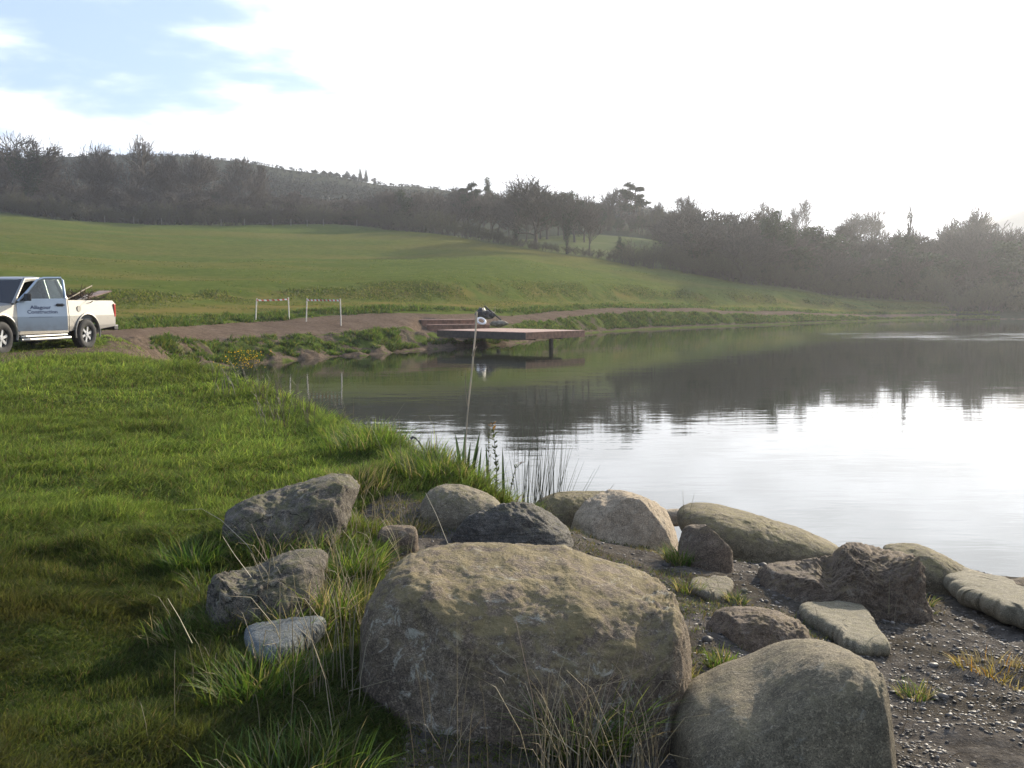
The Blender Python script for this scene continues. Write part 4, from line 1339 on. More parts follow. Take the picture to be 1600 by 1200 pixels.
def seg_mesh(name, a, b, r0, r1, sides, col, mat_col_var=.2, seed=0):
    a, b = np.array(a, float), np.array(b, float)
    r0, r1 = np.array(r0), np.array(r1)
    n = len(a)
    d = b - a
    d /= np.linalg.norm(d, axis=1)[:, None] + 1e-9
    ref = np.where(np.abs(d[:, 2:3]) > .9, np.array([[1., 0, 0]]), np.array([[0, 0, 1.]]))
    u = np.cross(d, ref); u /= np.linalg.norm(u, axis=1)[:, None]
    v = np.cross(d, u)
    vs_ = []
    for k in range(sides):
        an = 2 * np.pi * k / sides
        o_ = u * math.cos(an) + v * math.sin(an)
        vs_.append(a + o_ * r0[:, None])
    for k in range(sides):
        an = 2 * np.pi * k / sides
        o_ = u * math.cos(an) + v * math.sin(an)
        vs_.append(b + d * (r1 * .3)[:, None] + o_ * r1[:, None])
    Vv = np.stack(vs_, 1).reshape(-1, 3)
    tl = [(k, (k + 1) % sides, sides + (k + 1) % sides, sides + k) for k in range(sides)]
    Tt = (np.array(tl)[None] + (np.arange(n) * 2 * sides)[:, None, None]).reshape(-1, 4)
    rs_ = np.random.RandomState(seed)
    c_ = np.array(col)[None] * rs_.uniform(1 - mat_col_var, 1 + mat_col_var, (n, 1))
    return mesh_np(name, Vv, Tt, True, np.repeat(c_, 2 * sides, 0))


def _dirv(r_, d, ang):
    ax = Vector((r_.gauss(0, 1), r_.gauss(0, 1), r_.gauss(0, 1)))
    p_ = d.cross(ax)
    if p_.length < 1e-5:
        p_ = Vector((1, 0, 0))
    p_.normalize()
    return (d * math.cos(ang) + p_ * math.sin(ang)).normalized()


def grow(S, r_, p, d, L, rad, lv, maxlv, kids, up, wob, minr, ang=(.45, .9), ratio=(.5, .72), start=.3):
    n = 5 if lv == 0 else (4 if lv < 3 else 2)
    pts, rads = [p.copy()], [rad]
    for i in range(n):
        d = (d + Vector((r_.gauss(0, wob), r_.gauss(0, wob), r_.gauss(0, wob))) + Vector((0, 0, up * (.35 if lv else 0)))).normalized()
        p = p + d * (L / n)
        pts.append(p.copy())
        rads.append(max(minr, rad * (1 - .62 * (i + 1) / n)))
    for i in range(n):
        S.add(pts[i][:], pts[i + 1][:], rads[i], rads[i + 1], lv)
    if lv >= maxlv:
        return
    k = kids[lv]
    for j in range(k):
        f = start + (1 - start) * (j + r_.random()) / k if lv == 0 else .2 + .8 * (j + r_.random()) / k
        f = min(f, .999)
        i = int(f * n)
        q = pts[i].lerp(pts[i + 1], f * n - i)
        dd = (pts[i + 1] - pts[i]).normalized()
        cd = _dirv(r_, dd, r_.uniform(*ang))
        if cd.z < .12:
            cd.z = abs(cd.z) * .5 + .12; cd.normalize()
        cl = L * r_.uniform(*ratio) * (1.15 - .45 * f if lv == 0 else 1 - .3 * f)
        grow(S, r_, q, cd, cl, max(minr, rads[i] * .58), lv + 1, maxlv, kids, up, wob, minr, ang, ratio)


def leaf_cloud(name, C, rad, n, size, col, seed, flat=1.0, var=.35, weights=None):
    """n small two-sided leaf faces spread through blobs at centres C"""
    rs_ = np.random.RandomState(seed)
    C = np.asarray(C, float)
    rad = np.broadcast_to(np.asarray(rad, float), (len(C),))
    w = rad ** 2.2
    idx = rs_.choice(len(C), n, p=w / w.sum())
    d = rs_.normal(size=(n, 3)); d /= np.linalg.norm(d, axis=1)[:, None]
    rr = rs_.uniform(.35, 1.0, n) ** .5 * rad[idx] * (1 + .25 * rs_.normal(size=n))
    P = C[idx] + d * rr[:, None] * np.array([1, 1, flat])
    n1 = rs_.normal(size=(n, 3)); n1 /= np.linalg.norm(n1, axis=1)[:, None]
    n2 = np.cross(n1, rs_.normal(size=(n, 3))); n2 /= np.linalg.norm(n2, axis=1)[:, None]
    s_ = (size * rs_.uniform(.5, 1.3, n))[:, None]
    Vv = np.stack([P - n1 * s_ * .5 - n2 * s_ * .3, P - n1 * s_ * .2 + n2 * s_ * .45, P + n1 * s_ * .6], 1).reshape(-1, 3)
    blob = rs_.uniform(.75, 1.25, len(C))[idx]
    c_ = np.array(col)[None] * (rs_.uniform(1 - var, 1 + var, n) * blob)[:, None]
    return mesh_np(name, Vv, np.arange(n * 3).reshape(-1, 3), False, np.repeat(c_, 3, 0))


M_bark = leaf_mat('bark', trans=0.0, gloss=.01)
M_leaf = leaf_mat('tree_leaves', trans=.18, gloss=.03)


def variant_tree(kind, seed):
    """returns (trunk mesh, crown mesh) of a tree 14 m tall, origin at its foot"""
    r_ = random.Random(seed)
    S = Seg()
    H = 14.0
    if kind == 'bare':
        trunk_f = r_.uniform(.38, .5)
        grow(S, r_, Vector((0, 0, -.3)), Vector((r_.gauss(0, .05), r_.gauss(0, .05), 1)), H * trunk_f, .34, 0, 4, (8, 6, 5, 4), .22, .13, .048, (.40, .85), (.62, .88), .30)
    elif kind == 'spread':
        grow(S, r_, Vector((0, 0, -.3)), Vector((r_.gauss(0, .05), r_.gauss(0, .05), 1)), H * .42, .42, 0, 4, (9, 6, 5, 4), .14, .14, .048, (.5, 1.0), (.72, .98), .28)
    elif kind == 'ivy':
        grow(S, r_, Vector((0, 0, -.3)), Vector((0, 0, 1)), H * .46, .36, 0, 4, (8, 5, 4, 4), .12, .14, .048, (.45, .95), (.66, .92), .30)
    elif kind == 'poplar':
        grow(S, r_, Vector((0, 0, -.3)), Vector((0, 0, 1)), H * .9, .22, 0, 3, (22, 5, 4), .45, .05, .048, (.3, .55), (.16, .3), .15)
    elif kind == 'brush':
        for _ in range(11):
            q = Vector((r_.gauss(0, 1.6), r_.gauss(0, 1.2), -.2))
            grow(S, r_, q, _dirv(r_, Vector((0, 0, 1)), r_.uniform(.05, .5)), H * r_.uniform(.5, .72), .13, 0, 3, (6, 5, 4), .2, .14, .035, (.35, .95), (.4, .6), .12)
    elif kind == 'pine':
        grow(S, r_, Vector((0, 0, -.3)), Vector((0, 0, 1)), H * .82, .30, 0, 2, (11, 4), .05, .06, .03, (.8, 1.3), (.22, .36), .42)
    elif kind == 'conifer':
        grow(S, r_, Vector((0, 0, -.3)), Vector((0, 0, 1)), H * .97, .2, 0, 0, (), 0, .01, .03)
    elif kind == 'evergreen':
        grow(S, r_, Vector((0, 0, -.3)), Vector((0, 0, 1)), H * .55, .36, 0, 2, (9, 5), .12, .1, .03, (.4, 1.0), (.42, .66), .22)
    a, b, r0, r1, lv = map(np.array, (S.a, S.b, S.r0, S.r1, S.lv))
    top = b[:, 2].max()
    k = H / top
    if kind not in ('pine', 'conifer'):
        a, b = a * k, b * k
    big = lv <= 1
    trunk = seg_mesh('trunk', a[big], b[big], r0[big], r1[big], 6, BARK, .12, seed)
    tw = ~big
    cm = None
    if kind in ('bare', 'spread', 'poplar'):
        crown = seg_mesh('crown', a[tw], b[tw], r0[tw], r1[tw], 3, (.105, .090, .072), .3, seed)
    elif kind == 'brush':
        crown = seg_mesh('crown', a[tw], b[tw], r0[tw], r1[tw], 3, (.110, .100, .066), .3, seed)
    elif kind == 'ivy':
        m_ = (lv == 0) | ((lv == 1) & (np.random.RandomState(seed).rand(len(lv)) < .75))
        C_ = (a[m_] + b[m_]) / 2
        rr_ = np.where(lv[m_] == 0, .75, .95)
        cm = leaf_cloud('ivy', C_, rr_, 5200, .30, (.040, .055, .024), seed)
        crown = seg_mesh('crown', a[tw], b[tw], r0[tw], r1[tw], 3, (.100, .086, .068), .3, seed)
    elif kind == 'pine':
        m_ = (lv == 2) | ((lv == 1) & (np.arange(len(lv)) % 2 == 1))
        C_ = b[m_]
        crown = leaf_cloud('crown', C_, .85, 6500, .34, (.045, .058, .030), seed, .45)
    elif kind == 'conifer':
        rs_ = np.random.RandomState(seed)
        zz__ = np.linspace(1.2, H * .98, 46)
        C_, R_ = [], []
        for z_ in zz__:
            rad_ = 2.6 * (1 - z_ / (H * 1.0)) ** .85 + .12
            for q in range(6):
                an = rs_.uniform(0, 6.28)
                C_.append((math.cos(an) * rad_ * .6, math.sin(an) * rad_ * .6, z_ - rad_ * .2)); R_.append(rad_ * .42 + .1)
        crown = leaf_cloud('crown', C_, R_, 5000, .36, (.022, .034, .016), seed, .6)
    elif kind == 'evergreen':
        m_ = lv == 2
        C_ = b[m_][::2]
        crown = leaf_cloud('crown', C_, np.random.RandomState(seed).uniform(.8, 1.5, len(C_)), 8500, .36, (.045, .060, .026), seed, .8)
    if kind == 'brush':
        C_ = b[lv >= 2][::4]
        cm = leaf_cloud('leaves', C_, .55, 3000, .20, (.12, .12, .05), seed, 1)
    ext = float(np.percentile(np.hypot(b[:, 0], b[:, 1]), 93))
    if kind in ('conifer', 'pine', 'evergreen'):
        ext = 2.6 if kind == 'conifer' else ext + .8
    return trunk, crown, cm, ext


VAR = {}
for kind, seeds in (('bare', (1, 2, 3, 4, 5)), ('spread', (11, 12, 13)), ('ivy', (21, 22, 23)), ('poplar', (31,)), ('brush', (41, 42, 43, 44)), ('pine', (51,)), ('conifer', (61, 62)), ('evergreen', (71, 72, 73))):
    VAR[kind] = [variant_tree(kind, s_) for s_ in seeds]
    for v_ in VAR[kind]:
        v_[0].materials.append(M_bark)
        v_[1].materials.append(M_leaf if kind in ('pine', 'conifer', 'evergreen') else M_bark)
        if v_[2]:
            v_[2].materials.append(M_leaf)
KNAME = {'bare': 'bare_tree', 'spread': 'bare_tree', 'ivy': 'ivy_clad_tree', 'poplar': 'bare_tree', 'brush': 'shrub', 'pine': 'pine_tree', 'conifer': 'conifer', 'evergreen': 'evergreen_tree'}
rt = random.Random(77)


def tree(kind, px, Y, top, label, group=None, width=None, var=None, rz=None, base=None):
    X = (px - CX) / F * Y
    z = zt(X, Y)
    H = max(1.5, at(px, top, Y).z - z)
    i = rt.randrange(len(VAR[kind])) if var is None else var
    tm, cm, lm, ext = VAR[kind][i]
    e = empty(KNAME[kind], (X, Y, z), rt.uniform(0, 6.28) if rz is None else rz, label, 'shrub' if kind == 'brush' else 'tree', group)
    s = H / 14.0
    if width is not None:
        width = max(width, {'bare': .62, 'spread': .78, 'ivy': .62, 'evergreen': .5}.get(kind, 0) * H * F / Y)
    sx = s * rt.uniform(.9, 1.15) if width is None else (width / F * Y) / (2 * ext)
    e.scale = (sx, sx, s)
    link('trunk', tm, e)
    link('crown', cm, e)
    if lm:
        link('ivy' if kind == 'ivy' else 'leaves', lm, e)
    return e


# -- skyline trees on the left, standing in the wood but rising over the hill
tree('ivy', 52, 212, 205, 'tall spreading ivy-clad tree on the skyline at the far left of the photo', width=110)
tree('spread', 18, 222, 212, 'bare wide tree on the skyline just left of the tall ivy-clad one', width=80)
tree('bare', 92, 225, 222, 'small bare tree on the skyline just right of the tall ivy-clad one', width=60)
tree('spread', 158, 220, 222, 'bare spreading tree on the skyline left of the highest bare crown', width=95)
tree('bare', 220, 222, 207, 'bare tree with the highest crown on the left hill skyline', width=75)
tree('bare', 262, 228, 236, 'low bare tree on the skyline right of the highest bare crown', width=50)
tree('bare', 288, 228, 231, 'slim bare tree in the middle of the three on the hill top', width=50)
tree('spread', 312, 225, 230, 'broad bare tree at the right end of the three on the hill top', width=62)
tree('bare', 385, 220, 238, 'bare tree breaking the skyline where the hill begins to fall', width=60)
tree('bare', 405, 224, 250, 'faint small bare tree right of the one on the falling skyline', width=30)
for q, (px, top, w_, lb) in enumerate([(497, 269, 12, 'small dark conifer, leftmost of the row on the ridge'), (510, 271, 14, 'dark conifer second from the left in the ridge row'), (520, 269, 14, 'dark conifer third from the left in the ridge row'), (530, 272, 16, 'squat dark conifer in the middle of the ridge row'), (546, 266, 15, 'dark conifer just left of the two spires on the ridge'), (556, 271, 14, 'short dark conifer at the foot of the two spires'), (566, 261, 9, 'left one of the two tall conifer spires on the ridge'), (575, 262, 9, 'right one of the two tall conifer spires on the ridge')]):
    tree('conifer', px, 386, top, lb, 'conifers on the ridge', width=w_, var=q % 2)
tree('bare', 588, 380, 277, 'tiny bare tree right of the two conifer spires', width=14)

# -- named trees in the middle
tree('spread', 836, 153, 265, 'largest bare tree in the hedge, a wide fan of branches', width=120, var=1)
tree('ivy', 800, 162, 285, 'ivy-dark tree behind the left side of the largest bare tree', width=70)
tree('ivy', 885, 148, 291, 'ivy-clad tree with a leaning limb right of the largest bare tree', width=68, var=1)
tree('bare', 919, 150, 318, 'thin young tree in the hedge right of the ivy-clad tree', width=32)
tree('bare', 912, 172, 297, 'bare tree peeping over the right shoulder of the ivy-clad tree', width=45)
tree('pine', 985, 208, 279, 'lone pine with a flat layered crown on the far field edge', width=58)
tree('bare', 948, 206, 292, 'bare tree standing left of the lone pine', width=60)
tree('bare', 966, 212, 285, 'slender bare tree touching the left side of the lone pine', width=40)
tree('bare', 1020, 205, 312, 'small bare tree right of the lone pine', width=38)
tree('pine', 735, 188, 275, 'dark evergreen with an open layered top left of the largest bare tree', width=52, var=0)
tree('evergreen', 768, 215, 280, 'small dark evergreen crown beside the layered evergreen', width=22, var=1)
tree('bare', 1062, 196, 303, 'bare forked tree before the wood starts on the right', width=44)
tree('bare', 1085, 190, 300, 'tall faint bare tree at the left end of the right-hand wood', width=36)
tree('evergreen', 1210, 143, 328, 'round dark evergreen crown in the right-hand wood', width=46, var=2)
tree('bare', 1258, 250, 306, 'tall bare tree with a rounded crown over the right-hand wood', width=58)
tree('bare', 1196, 240, 311, 'bare tree crown behind the round evergreen', width=46)
tree('spread', 1332, 255, 323, 'bare tree, left one of the pale pair above the right-hand wood', width=52)
tree('bare', 1358, 262, 320, 'bare tree, right one of the pale pair above the right-hand wood', width=50)
tree('poplar', 1408, 185, 318, 'thin poplar-like bare tree in the dip of the right-hand wood', width=26)
tree('spread', 1508, 215, 317, 'round-headed bare tree high at the right above the water', width=78)
tree('bare', 1472, 225, 336, 'small leaning bare tree left of the round-headed one', width=36)

# -- wood behind the field, left
GL = 'trees of the wood behind the green field'
LL = 'bare grey-brown tree in the dense wood behind the green field'
LI = 'dark ivy-clad tree in the dense wood behind the green field'
LS = 'bushy undergrowth along the edge of the wood behind the green field'


def sect(px):
    return 'beyond the left edge' if px < 0 else 'under the ivy-clad skyline tree' if px < 110 else 'under the highest bare crown' if px < 260 else 'under the three hilltop trees' if px < 345 else 'under the falling skyline' if px < 480 else 'below the conifer ridge' if px < 590 else 'right of the conifer ridge'


def sect_r(px):
    return 'left of the round evergreen' if px < 1190 else 'below the round evergreen' if px < 1290 else 'below the pale pair' if px < 1380 else 'by the poplar dip' if px < 1455 else 'below the round-headed tree' if px < 1545 else 'at the right edge'


def sky_l(px):
    return float(np.interp(px, [-150, 250, 400, 500, 600, 700, 800], [278, 276, 288, 298, 300, 294, 298]))


for row, (Y0, n_, dt_) in enumerate(((232, 22, 0), (218, 26, 8), (204, 26, 22))):
    for k in range(n_):
        px = -70 + (690 + 70) * (k + rt.random()) / n_
        Y = Y0 - max(0, px - 560) * .16
        kd = rt.choice(['bare', 'bare', 'spread', 'ivy', 'bare'])
        top = sky_l(px) + dt_ + rt.uniform(-3, 12)
        tree(kd, px, Y + rt.uniform(-4, 4), top, {'ivy': 'dark ivy-clad tree', 'spread': 'spreading bare tree'}.get(kd, 'bare tree') + ' in the ' + ('back', 'middle', 'front')[row] + ' rank of the left wood, ' + sect(px), GL + (' with ivy' if kd == 'ivy' else ''), width=rt.uniform(60, 95))
for k in range(44):
    px = -60 + 680 * (k + rt.random()) / 44
    Y = float(np.interp(px, [0, 200, 560, 620], [193, 197, 200, 182])) + rt.uniform(-1, 3)
    yb_ = float(np.interp(px, [-60, 0, 200, 400, 570, 640], [334, 335, 350, 352, 356, 362]))
    tree('brush', px, Y, yb_ - rt.uniform(22, 46), 'bush at the field edge of the left wood, ' + sect(px), 'undergrowth at the edge of the left wood', width=rt.uniform(28, 46))
# middle wood, between the field and the second hedge
LM = 'bare tree in the belt between the ridge and the hedge, left of the largest bare tree'
for k in range(26):
    px = 585 + 330 * (k + rt.random()) / 26
    Y = 200 - (px - 600) * .06 + rt.uniform(-12, 14)
    kd = rt.choice(['bare', 'ivy', 'spread', 'bare', 'evergreen'])
    nm = {'ivy': 'dark ivy-clad tree in the belt behind the hedge, left of the lone pine', 'evergreen': 'dark evergreen in the belt behind the hedge, left of the lone pine'}.get(kd, 'bare tree in the belt behind the hedge, left of the lone pine')
    tree(kd, px, Y, rt.uniform(288, 308), nm, {'ivy': 'ivy-clad trees behind the hedge', 'evergreen': 'evergreens behind the hedge'}.get(kd, 'bare trees behind the hedge'), width=rt.uniform(50, 80))
for k in range(17):
    px = 925 + 150 * (k + rt.random()) / 17
    kd = rt.choice(['ivy', 'brush', 'evergreen', 'brush'])
    nm = {'ivy': 'low ivy-dark tree under the lone pine on the far field edge', 'evergreen': 'low round evergreen on the far field edge by the lone pine', 'brush': 'thicket on the far field edge by the lone pine'}[kd]
    tree(kd, px, 204 + rt.uniform(-4, 6), rt.uniform(316, 340), nm, {'ivy': 'ivy-dark trees by the pine', 'evergreen': 'evergreens by the pine', 'brush': 'thickets by the pine'}[kd], width=rt.uniform(24, 36))
# hedge down the right side of the field
HX = [570, 640, 700, 760, 800, 850, 900, 950, 1000, 1050, 1100, 1150]
HYY = [199, 177, 166, 158, 152, 149, 146, 145, 145, 143, 141, 139]
HB = [356, 362, 371, 380, 386, 392, 398, 407, 415, 424, 433, 441]
HH = [30, 42, 44, 38, 16, 13, 16, 20, 34, 48, 62, 75]
k = 0
px = 575
while px < 1150:
    Y = float(np.interp(px, HX, HYY)); hb = float(np.interp(px, HX, HB)); hh_ = float(np.interp(px, HX, HH)) * rt.uniform(.65, 1.15)
    tree('brush', px, Y + 1.5, hb - hh_, 'hedgerow bush at the right edge of the green field, ' + ('near the left wood' if px < 700 else 'left of the largest bare tree' if px < 800 else 'under the largest bare tree' if px < 880 else 'below the lone pine' if px < 1040 else 'where the right wood starts'), 'hedgerow shrubs', width=rt.uniform(26, 40) if hh_ > 20 else rt.uniform(18, 28))
    px += rt.uniform(8, 16)
tree('brush', 985, 143, 368, 'large leaning hawthorn thicket in the hedge below the lone pine', width=52, var=0)
tree('evergreen', 972, 144, 371, 'small dark holly-like evergreen in the hedge below the lone pine', width=22, var=1)
tree('brush', 1018, 143, 372, 'upright hawthorn thicket right of the large leaning one', width=44, var=1)

# -- right-hand wood
def sky_r(px):
    return float(np.interp(px, [1050, 1085, 1110, 1150, 1180, 1240, 1300, 1360, 1400, 1440, 1480, 1540, 1600, 1720], [325, 314, 312, 312, 326, 338, 346, 354, 352, 362, 354, 345, 350, 345]))


def edge_y(px):
    return float(np.interp(px, [1040, 1140, 1300, 1440, 1600, 1750], [144, 139, 146, 150, 153, 150]))


GR = {'bare': ('bare grey tree in the hazy wood across the water on the right', 'bare trees of the right wood'),
      'spread': ('bare grey tree in the hazy wood across the water on the right', 'bare trees of the right wood'),
      'ivy': ('ivy-dark tree in the hazy wood across the water on the right', 'ivy-clad trees of the right wood'),
      'evergreen': ('dark evergreen in the hazy wood across the water on the right', 'evergreens of the right wood')}
for row, (dY, n_, dt_) in enumerate(((26, 24, 2), (14, 26, 12), (4, 26, 34))):
    for k in range(n_):
        px = 1045 + 690 * (k + rt.random()) / n_
        kd = rt.choice(['bare', 'spread', 'ivy', 'bare', 'spread', 'evergreen'] if row else ['bare', 'spread', 'spread', 'ivy'])
        tree(kd, px, edge_y(px) + dY + rt.uniform(-3, 4), sky_r(px) + dt_ + rt.uniform(-5, 16), {'ivy': 'ivy-dark tree', 'spread': 'spreading bare tree', 'evergreen': 'dark evergreen'}.get(kd, 'bare tree') + ' in the ' + ('back', 'middle', 'front')[row] + ' rank of the right wood, ' + sect_r(px), GR[kd][1], width=rt.uniform(85, 135))
for k in range(46):
    px = 1040 + 700 * (k + rt.random()) / 46
    Y = edge_y(px) + rt.uniform(-1, 2.5) - float(np.interp(px, [1430, 1500], [0, 11]))
    z0 = zt((px - CX) / F * Y, Y)
    yb_ = HOR + (EYE - z0) / Y * F
    tree('brush', px, Y, yb_ - rt.uniform(26, 62), 'bush at the foot of the right wood, ' + sect_r(px), 'undergrowth of the right wood', width=rt.uniform(36, 60))

# -- far wooded hillside, one mass of small crowns
rs = np.random.RandomState(31)
nC = 5200
U = rs.uniform(-420, 1150, nC)
Yc = 250 + 150 * rs.rand(nC) ** .8
Yc = np.minimum(Yc, 388)
Xc = (U - CX) / F * Yc
zc = terrain(Xc, Yc)
hgt = rs.uniform(1.2, 3.0, nC) * (1 - .6 * (Yc > 340))
C_ = np.c_[Xc, Yc, zc + hgt * .55]
hm = leaf_cloud('hillside_wood', C_, hgt * .62, 200000, .6, (.052, .058, .042), 7, .8, .18)
hm.materials.append(M_bark)
tag(link('hillside_wood', hm), 'dark plantation and scrub covering the rounded hill on the left skyline', 'wood', kind='stuff')
# leaf litter and low bramble under the right-hand wood and the left wood edge
nC = 2600
side = rs.rand(nC) < .55
U = np.where(side, rs.uniform(1040, 1800, nC), rs.uniform(-300, 680, nC))
Yc = np.where(side, np.interp(U, [1040, 1140, 1300, 1420, 1500, 1750], [148, 142, 149, 152, 141, 140]) + 40 * rs.rand(nC), np.interp(U, [-300, 0, 200, 560, 620, 680], [195, 196, 200, 203, 186, 176]) + 44 * rs.rand(nC))
Xc = (U - CX) / F * Yc
zc = terrain(Xc, Yc)
hgt = rs.uniform(1.2, 4.2, nC)
hm = leaf_cloud('brambles', np.c_[Xc, Yc, zc + hgt * .45], hgt * .6, 90000, .42, (.075, .072, .048), 8, .9, .4)
hm.materials.append(M_bark)
tag(link('brambles', hm), 'tangled brown-green brambles and scrub filling the floor of the woods', 'scrub', kind='stuff')

# small stakes of the fence at the top of the field
m_post = simple('old_post_wood', (.20, .18, .15), .8)
fe = empty('field_fence', at(150, 345, 192), 0, 'row of thin weathered stakes along the top edge of the green field', 'fence')
fe.location.z = zt(fe.location.x, fe.location.y)
for px in (170, 215, 258, 350, 386, 430, 458, 483, 508, 560):
    Y = float(np.interp(px, [100, 200, 560], [190, 193, 196]))
    X = (px - CX) / F * Y
    z = zt(X, Y)
    bm = bmesh.new()
    bmesh.ops.create_cone(bm, cap_ends=True, segments=6, radius1=.07, radius2=.06, depth=1.5, matrix=Matrix.Translation((X - fe.location.x, Y - fe.location.y, z + .55 - fe.location.z)))
    me = bpy.data.meshes.new('post'); bm.to_mesh(me); bm.free()
    link('post', me, fe, m_post)
# ------------------------------------------------------------------ built things


def bm_obj(name, bm, mat, parent=None, smooth=False, bevel=0.0):
    if bevel:
        bmesh.ops.bevel(bm, geom=bm.edges[:], offset=bevel, segments=2, affect='EDGES', profile=.6, clamp_overlap=True)
    bmesh.ops.recalc_face_normals(bm, faces=bm.faces[:])
    me = bpy.data.meshes.new(name)
    bm.to_mesh(me)
    bm.free()
    if smooth:
        me.polygons.foreach_set('use_smooth', np.ones(len(me.polygons), dtype=bool))
        try:
            me.set_sharp_from_angle(angle=R(38))
        except Exception:
            pass
    return link(name, me, parent, mat)


def add_box(bm, c, s, M=None):
    m = Matrix.Translation(c) @ Matrix.Diagonal((s[0], s[1], s[2], 1))
    if M is not None:
        m = M @ m
    return bmesh.ops.create_cube(bm, size=1.0, matrix=m)['verts']


def add_cyl(bm, a, b, r0, r1=None, seg=12, caps=True):
    a, b = Vector(a), Vector(b)
    d = b - a
    m = Matrix.Translation((a + b) / 2) @ d.to_track_quat('Z', 'Y').to_matrix().to_4x4()
    return bmesh.ops.create_cone(bm, cap_ends=caps, segments=seg, radius1=r0, radius2=r0 if r1 is None else r1, depth=d.length, matrix=m)['verts']


def extrude_xz(bm, pts, y0, y1, taper=None):
    """prism from an xz outline between y0 and y1; taper(x,z,y)->y lets the side lean"""
    a = [bm.verts.new((x, y0, z)) for x, z in pts]
    b = [bm.verts.new((x, y1, z)) for x, z in pts]
    bm.faces.new(a)
    bm.faces.new(b[::-1])
    n = len(pts)
    for i in range(n):
        bm.faces.new((a[i], b[i], b[(i + 1) % n], a[(i + 1) % n]))
    if taper is not None:
        for zc_ in (.6, .85, 1.05):
            bmesh.ops.bisect_plane(bm, geom=bm.verts[:] + bm.edges[:] + bm.faces[:], plane_co=(0, 0, zc_), plane_no=(0, 0, 1))
        for v in bm.verts:
            v.co.y = taper(v.co.x, v.co.z, v.co.y)
    return a + b


def tube(bm, pts, r, seg=8):
    pts = [Vector(q) for q in pts]
    prev = None
    for i, q in enumerate(pts):
        d = (pts[min(i + 1, len(pts) - 1)] - pts[max(i - 1, 0)]).normalized()
        up_ = Vector((0, 0, 1)) if abs(d.z) < .9 else Vector((0, 1, 0))
        a = d.cross(up_).normalized(); b = d.cross(a)
        ring = [bm.verts.new(q + (a * math.cos(2 * math.pi * k / seg) + b * math.sin(2 * math.pi * k / seg)) * r) for k in range(seg)]
        if prev:
            for k in range(seg):
                bm.faces.new((prev[k], prev[(k + 1) % seg], ring[(k + 1) % seg], ring[k]))
        else:
            bm.faces.new(ring[::-1])
        prev = ring
    bm.faces.new(prev)


def arc(cx_, cz_, r, a0, a1, n):
    return [(cx_ + r * math.cos(R(a0 + (a1 - a0) * i / n)), cz_ + r * math.sin(R(a0 + (a1 - a0) * i / n))) for i in range(n + 1)]


# --- paint and trim
def paint(name, colr, metal=.55, rough=.32):
    m, t, o = new_mat(name)
    p = t.nodes.new('ShaderNodeBsdfPrincipled')
    c = coord(t)
    nz = noise(t, c, 3.0, 6, .6)
    s_ = t.nodes.new('ShaderNodeSeparateXYZ'); t.links.new(c, s_.inputs[0])
    grime = math_node(t, 'MULTIPLY', mapr(t, s_.outputs[2], .85, .4), mapr(t, nz, .3, .65, .2, .8))
    t.links.new(mixc(t, grime, colr, (.19, .17, .14)), p.inputs['Base Color'])
    p.inputs['Metallic'].default_value = metal
    t.links.new(mapr(t, nz, .3, .7, rough - .05, rough + .1), p.inputs['Roughness'])
    p.inputs['Coat Weight'].default_value = .5
    p.inputs['Coat Roughness'].default_value = .08
    t.links.new(p.outputs[0], o.inputs[0])
    return m


m_silver = paint('pale_gold_silver_paint', (.31, .295, .262), .6, .45)
m_door = paint('blue_shaded_door_silver', (.36, .42, .48))  # bluish shade on the swung-out door, put into its colour
m_black = simple('black_plastic', (.022, .022, .024), .55)
m_tyre = simple('tyre_rubber', (.035, .033, .030), .85, 0, .3, 20)
m_rim = simple('alloy_rim', (.55, .54, .52), .3, .8)
m_bar = simple('brushed_step_metal', (.34, .34, .32), .5, .5)
m_red = simple('tail_lamp_red', (.45, .03, .02), .25)
m_trim = simple('dark_seat_cloth', (.05, .05, .055), .9)
m_text = simple('navy_lettering', (.025, .04, .11), .5)
m_glass, t, o = new_mat('car_glass')
gl = t.nodes.new('ShaderNodeBsdfGlossy'); gl.inputs['Roughness'].default_value = .03
trn = t.nodes.new('ShaderNodeBsdfTransparent'); trn.inputs[0].default_value = (.60, .66, .64, 1)
fr = t.nodes.new('ShaderNodeFresnel'); fr.inputs[0].default_value = 1.7
mx_ = t.nodes.new('ShaderNodeMixShader')
t.links.new(fr.outputs[0], mx_.inputs[0]); t.links.new(trn.outputs[0], mx_.inputs[1]); t.links.new(gl.outputs[0], mx_.inputs[2])
t.links.new(mx_.outputs[0], o.inputs[0])

# --- pickup: local x forward, y to its left, origin on the ground under the rear axle
TY = R(77)
p0 = at(133, 541, 26.0)
hd = Vector((-math.cos(TY), -math.sin(TY), 0))
lf = Vector((-hd.y, hd.x, 0))
ctr = p0 - lf * .78
tr_root = empty('pickup_truck', (ctr.x, ctr.y, zt(p0.x, p0.y) + .0), math.atan2(hd.y, hd.x),
                'silver-beige pickup truck with its near door open, loaded with poles and brushwood, beside the track', 'pickup truck')
HWD = .87
tr_root.scale = (1.0, 1.0, 1.03)
TR, AX = .375, 3.085


def side_taper(x, z, y):
    k = max(0, z - .85) * .10 + max(0, .6 - z) * .15
    return y - math.copysign(k, y)


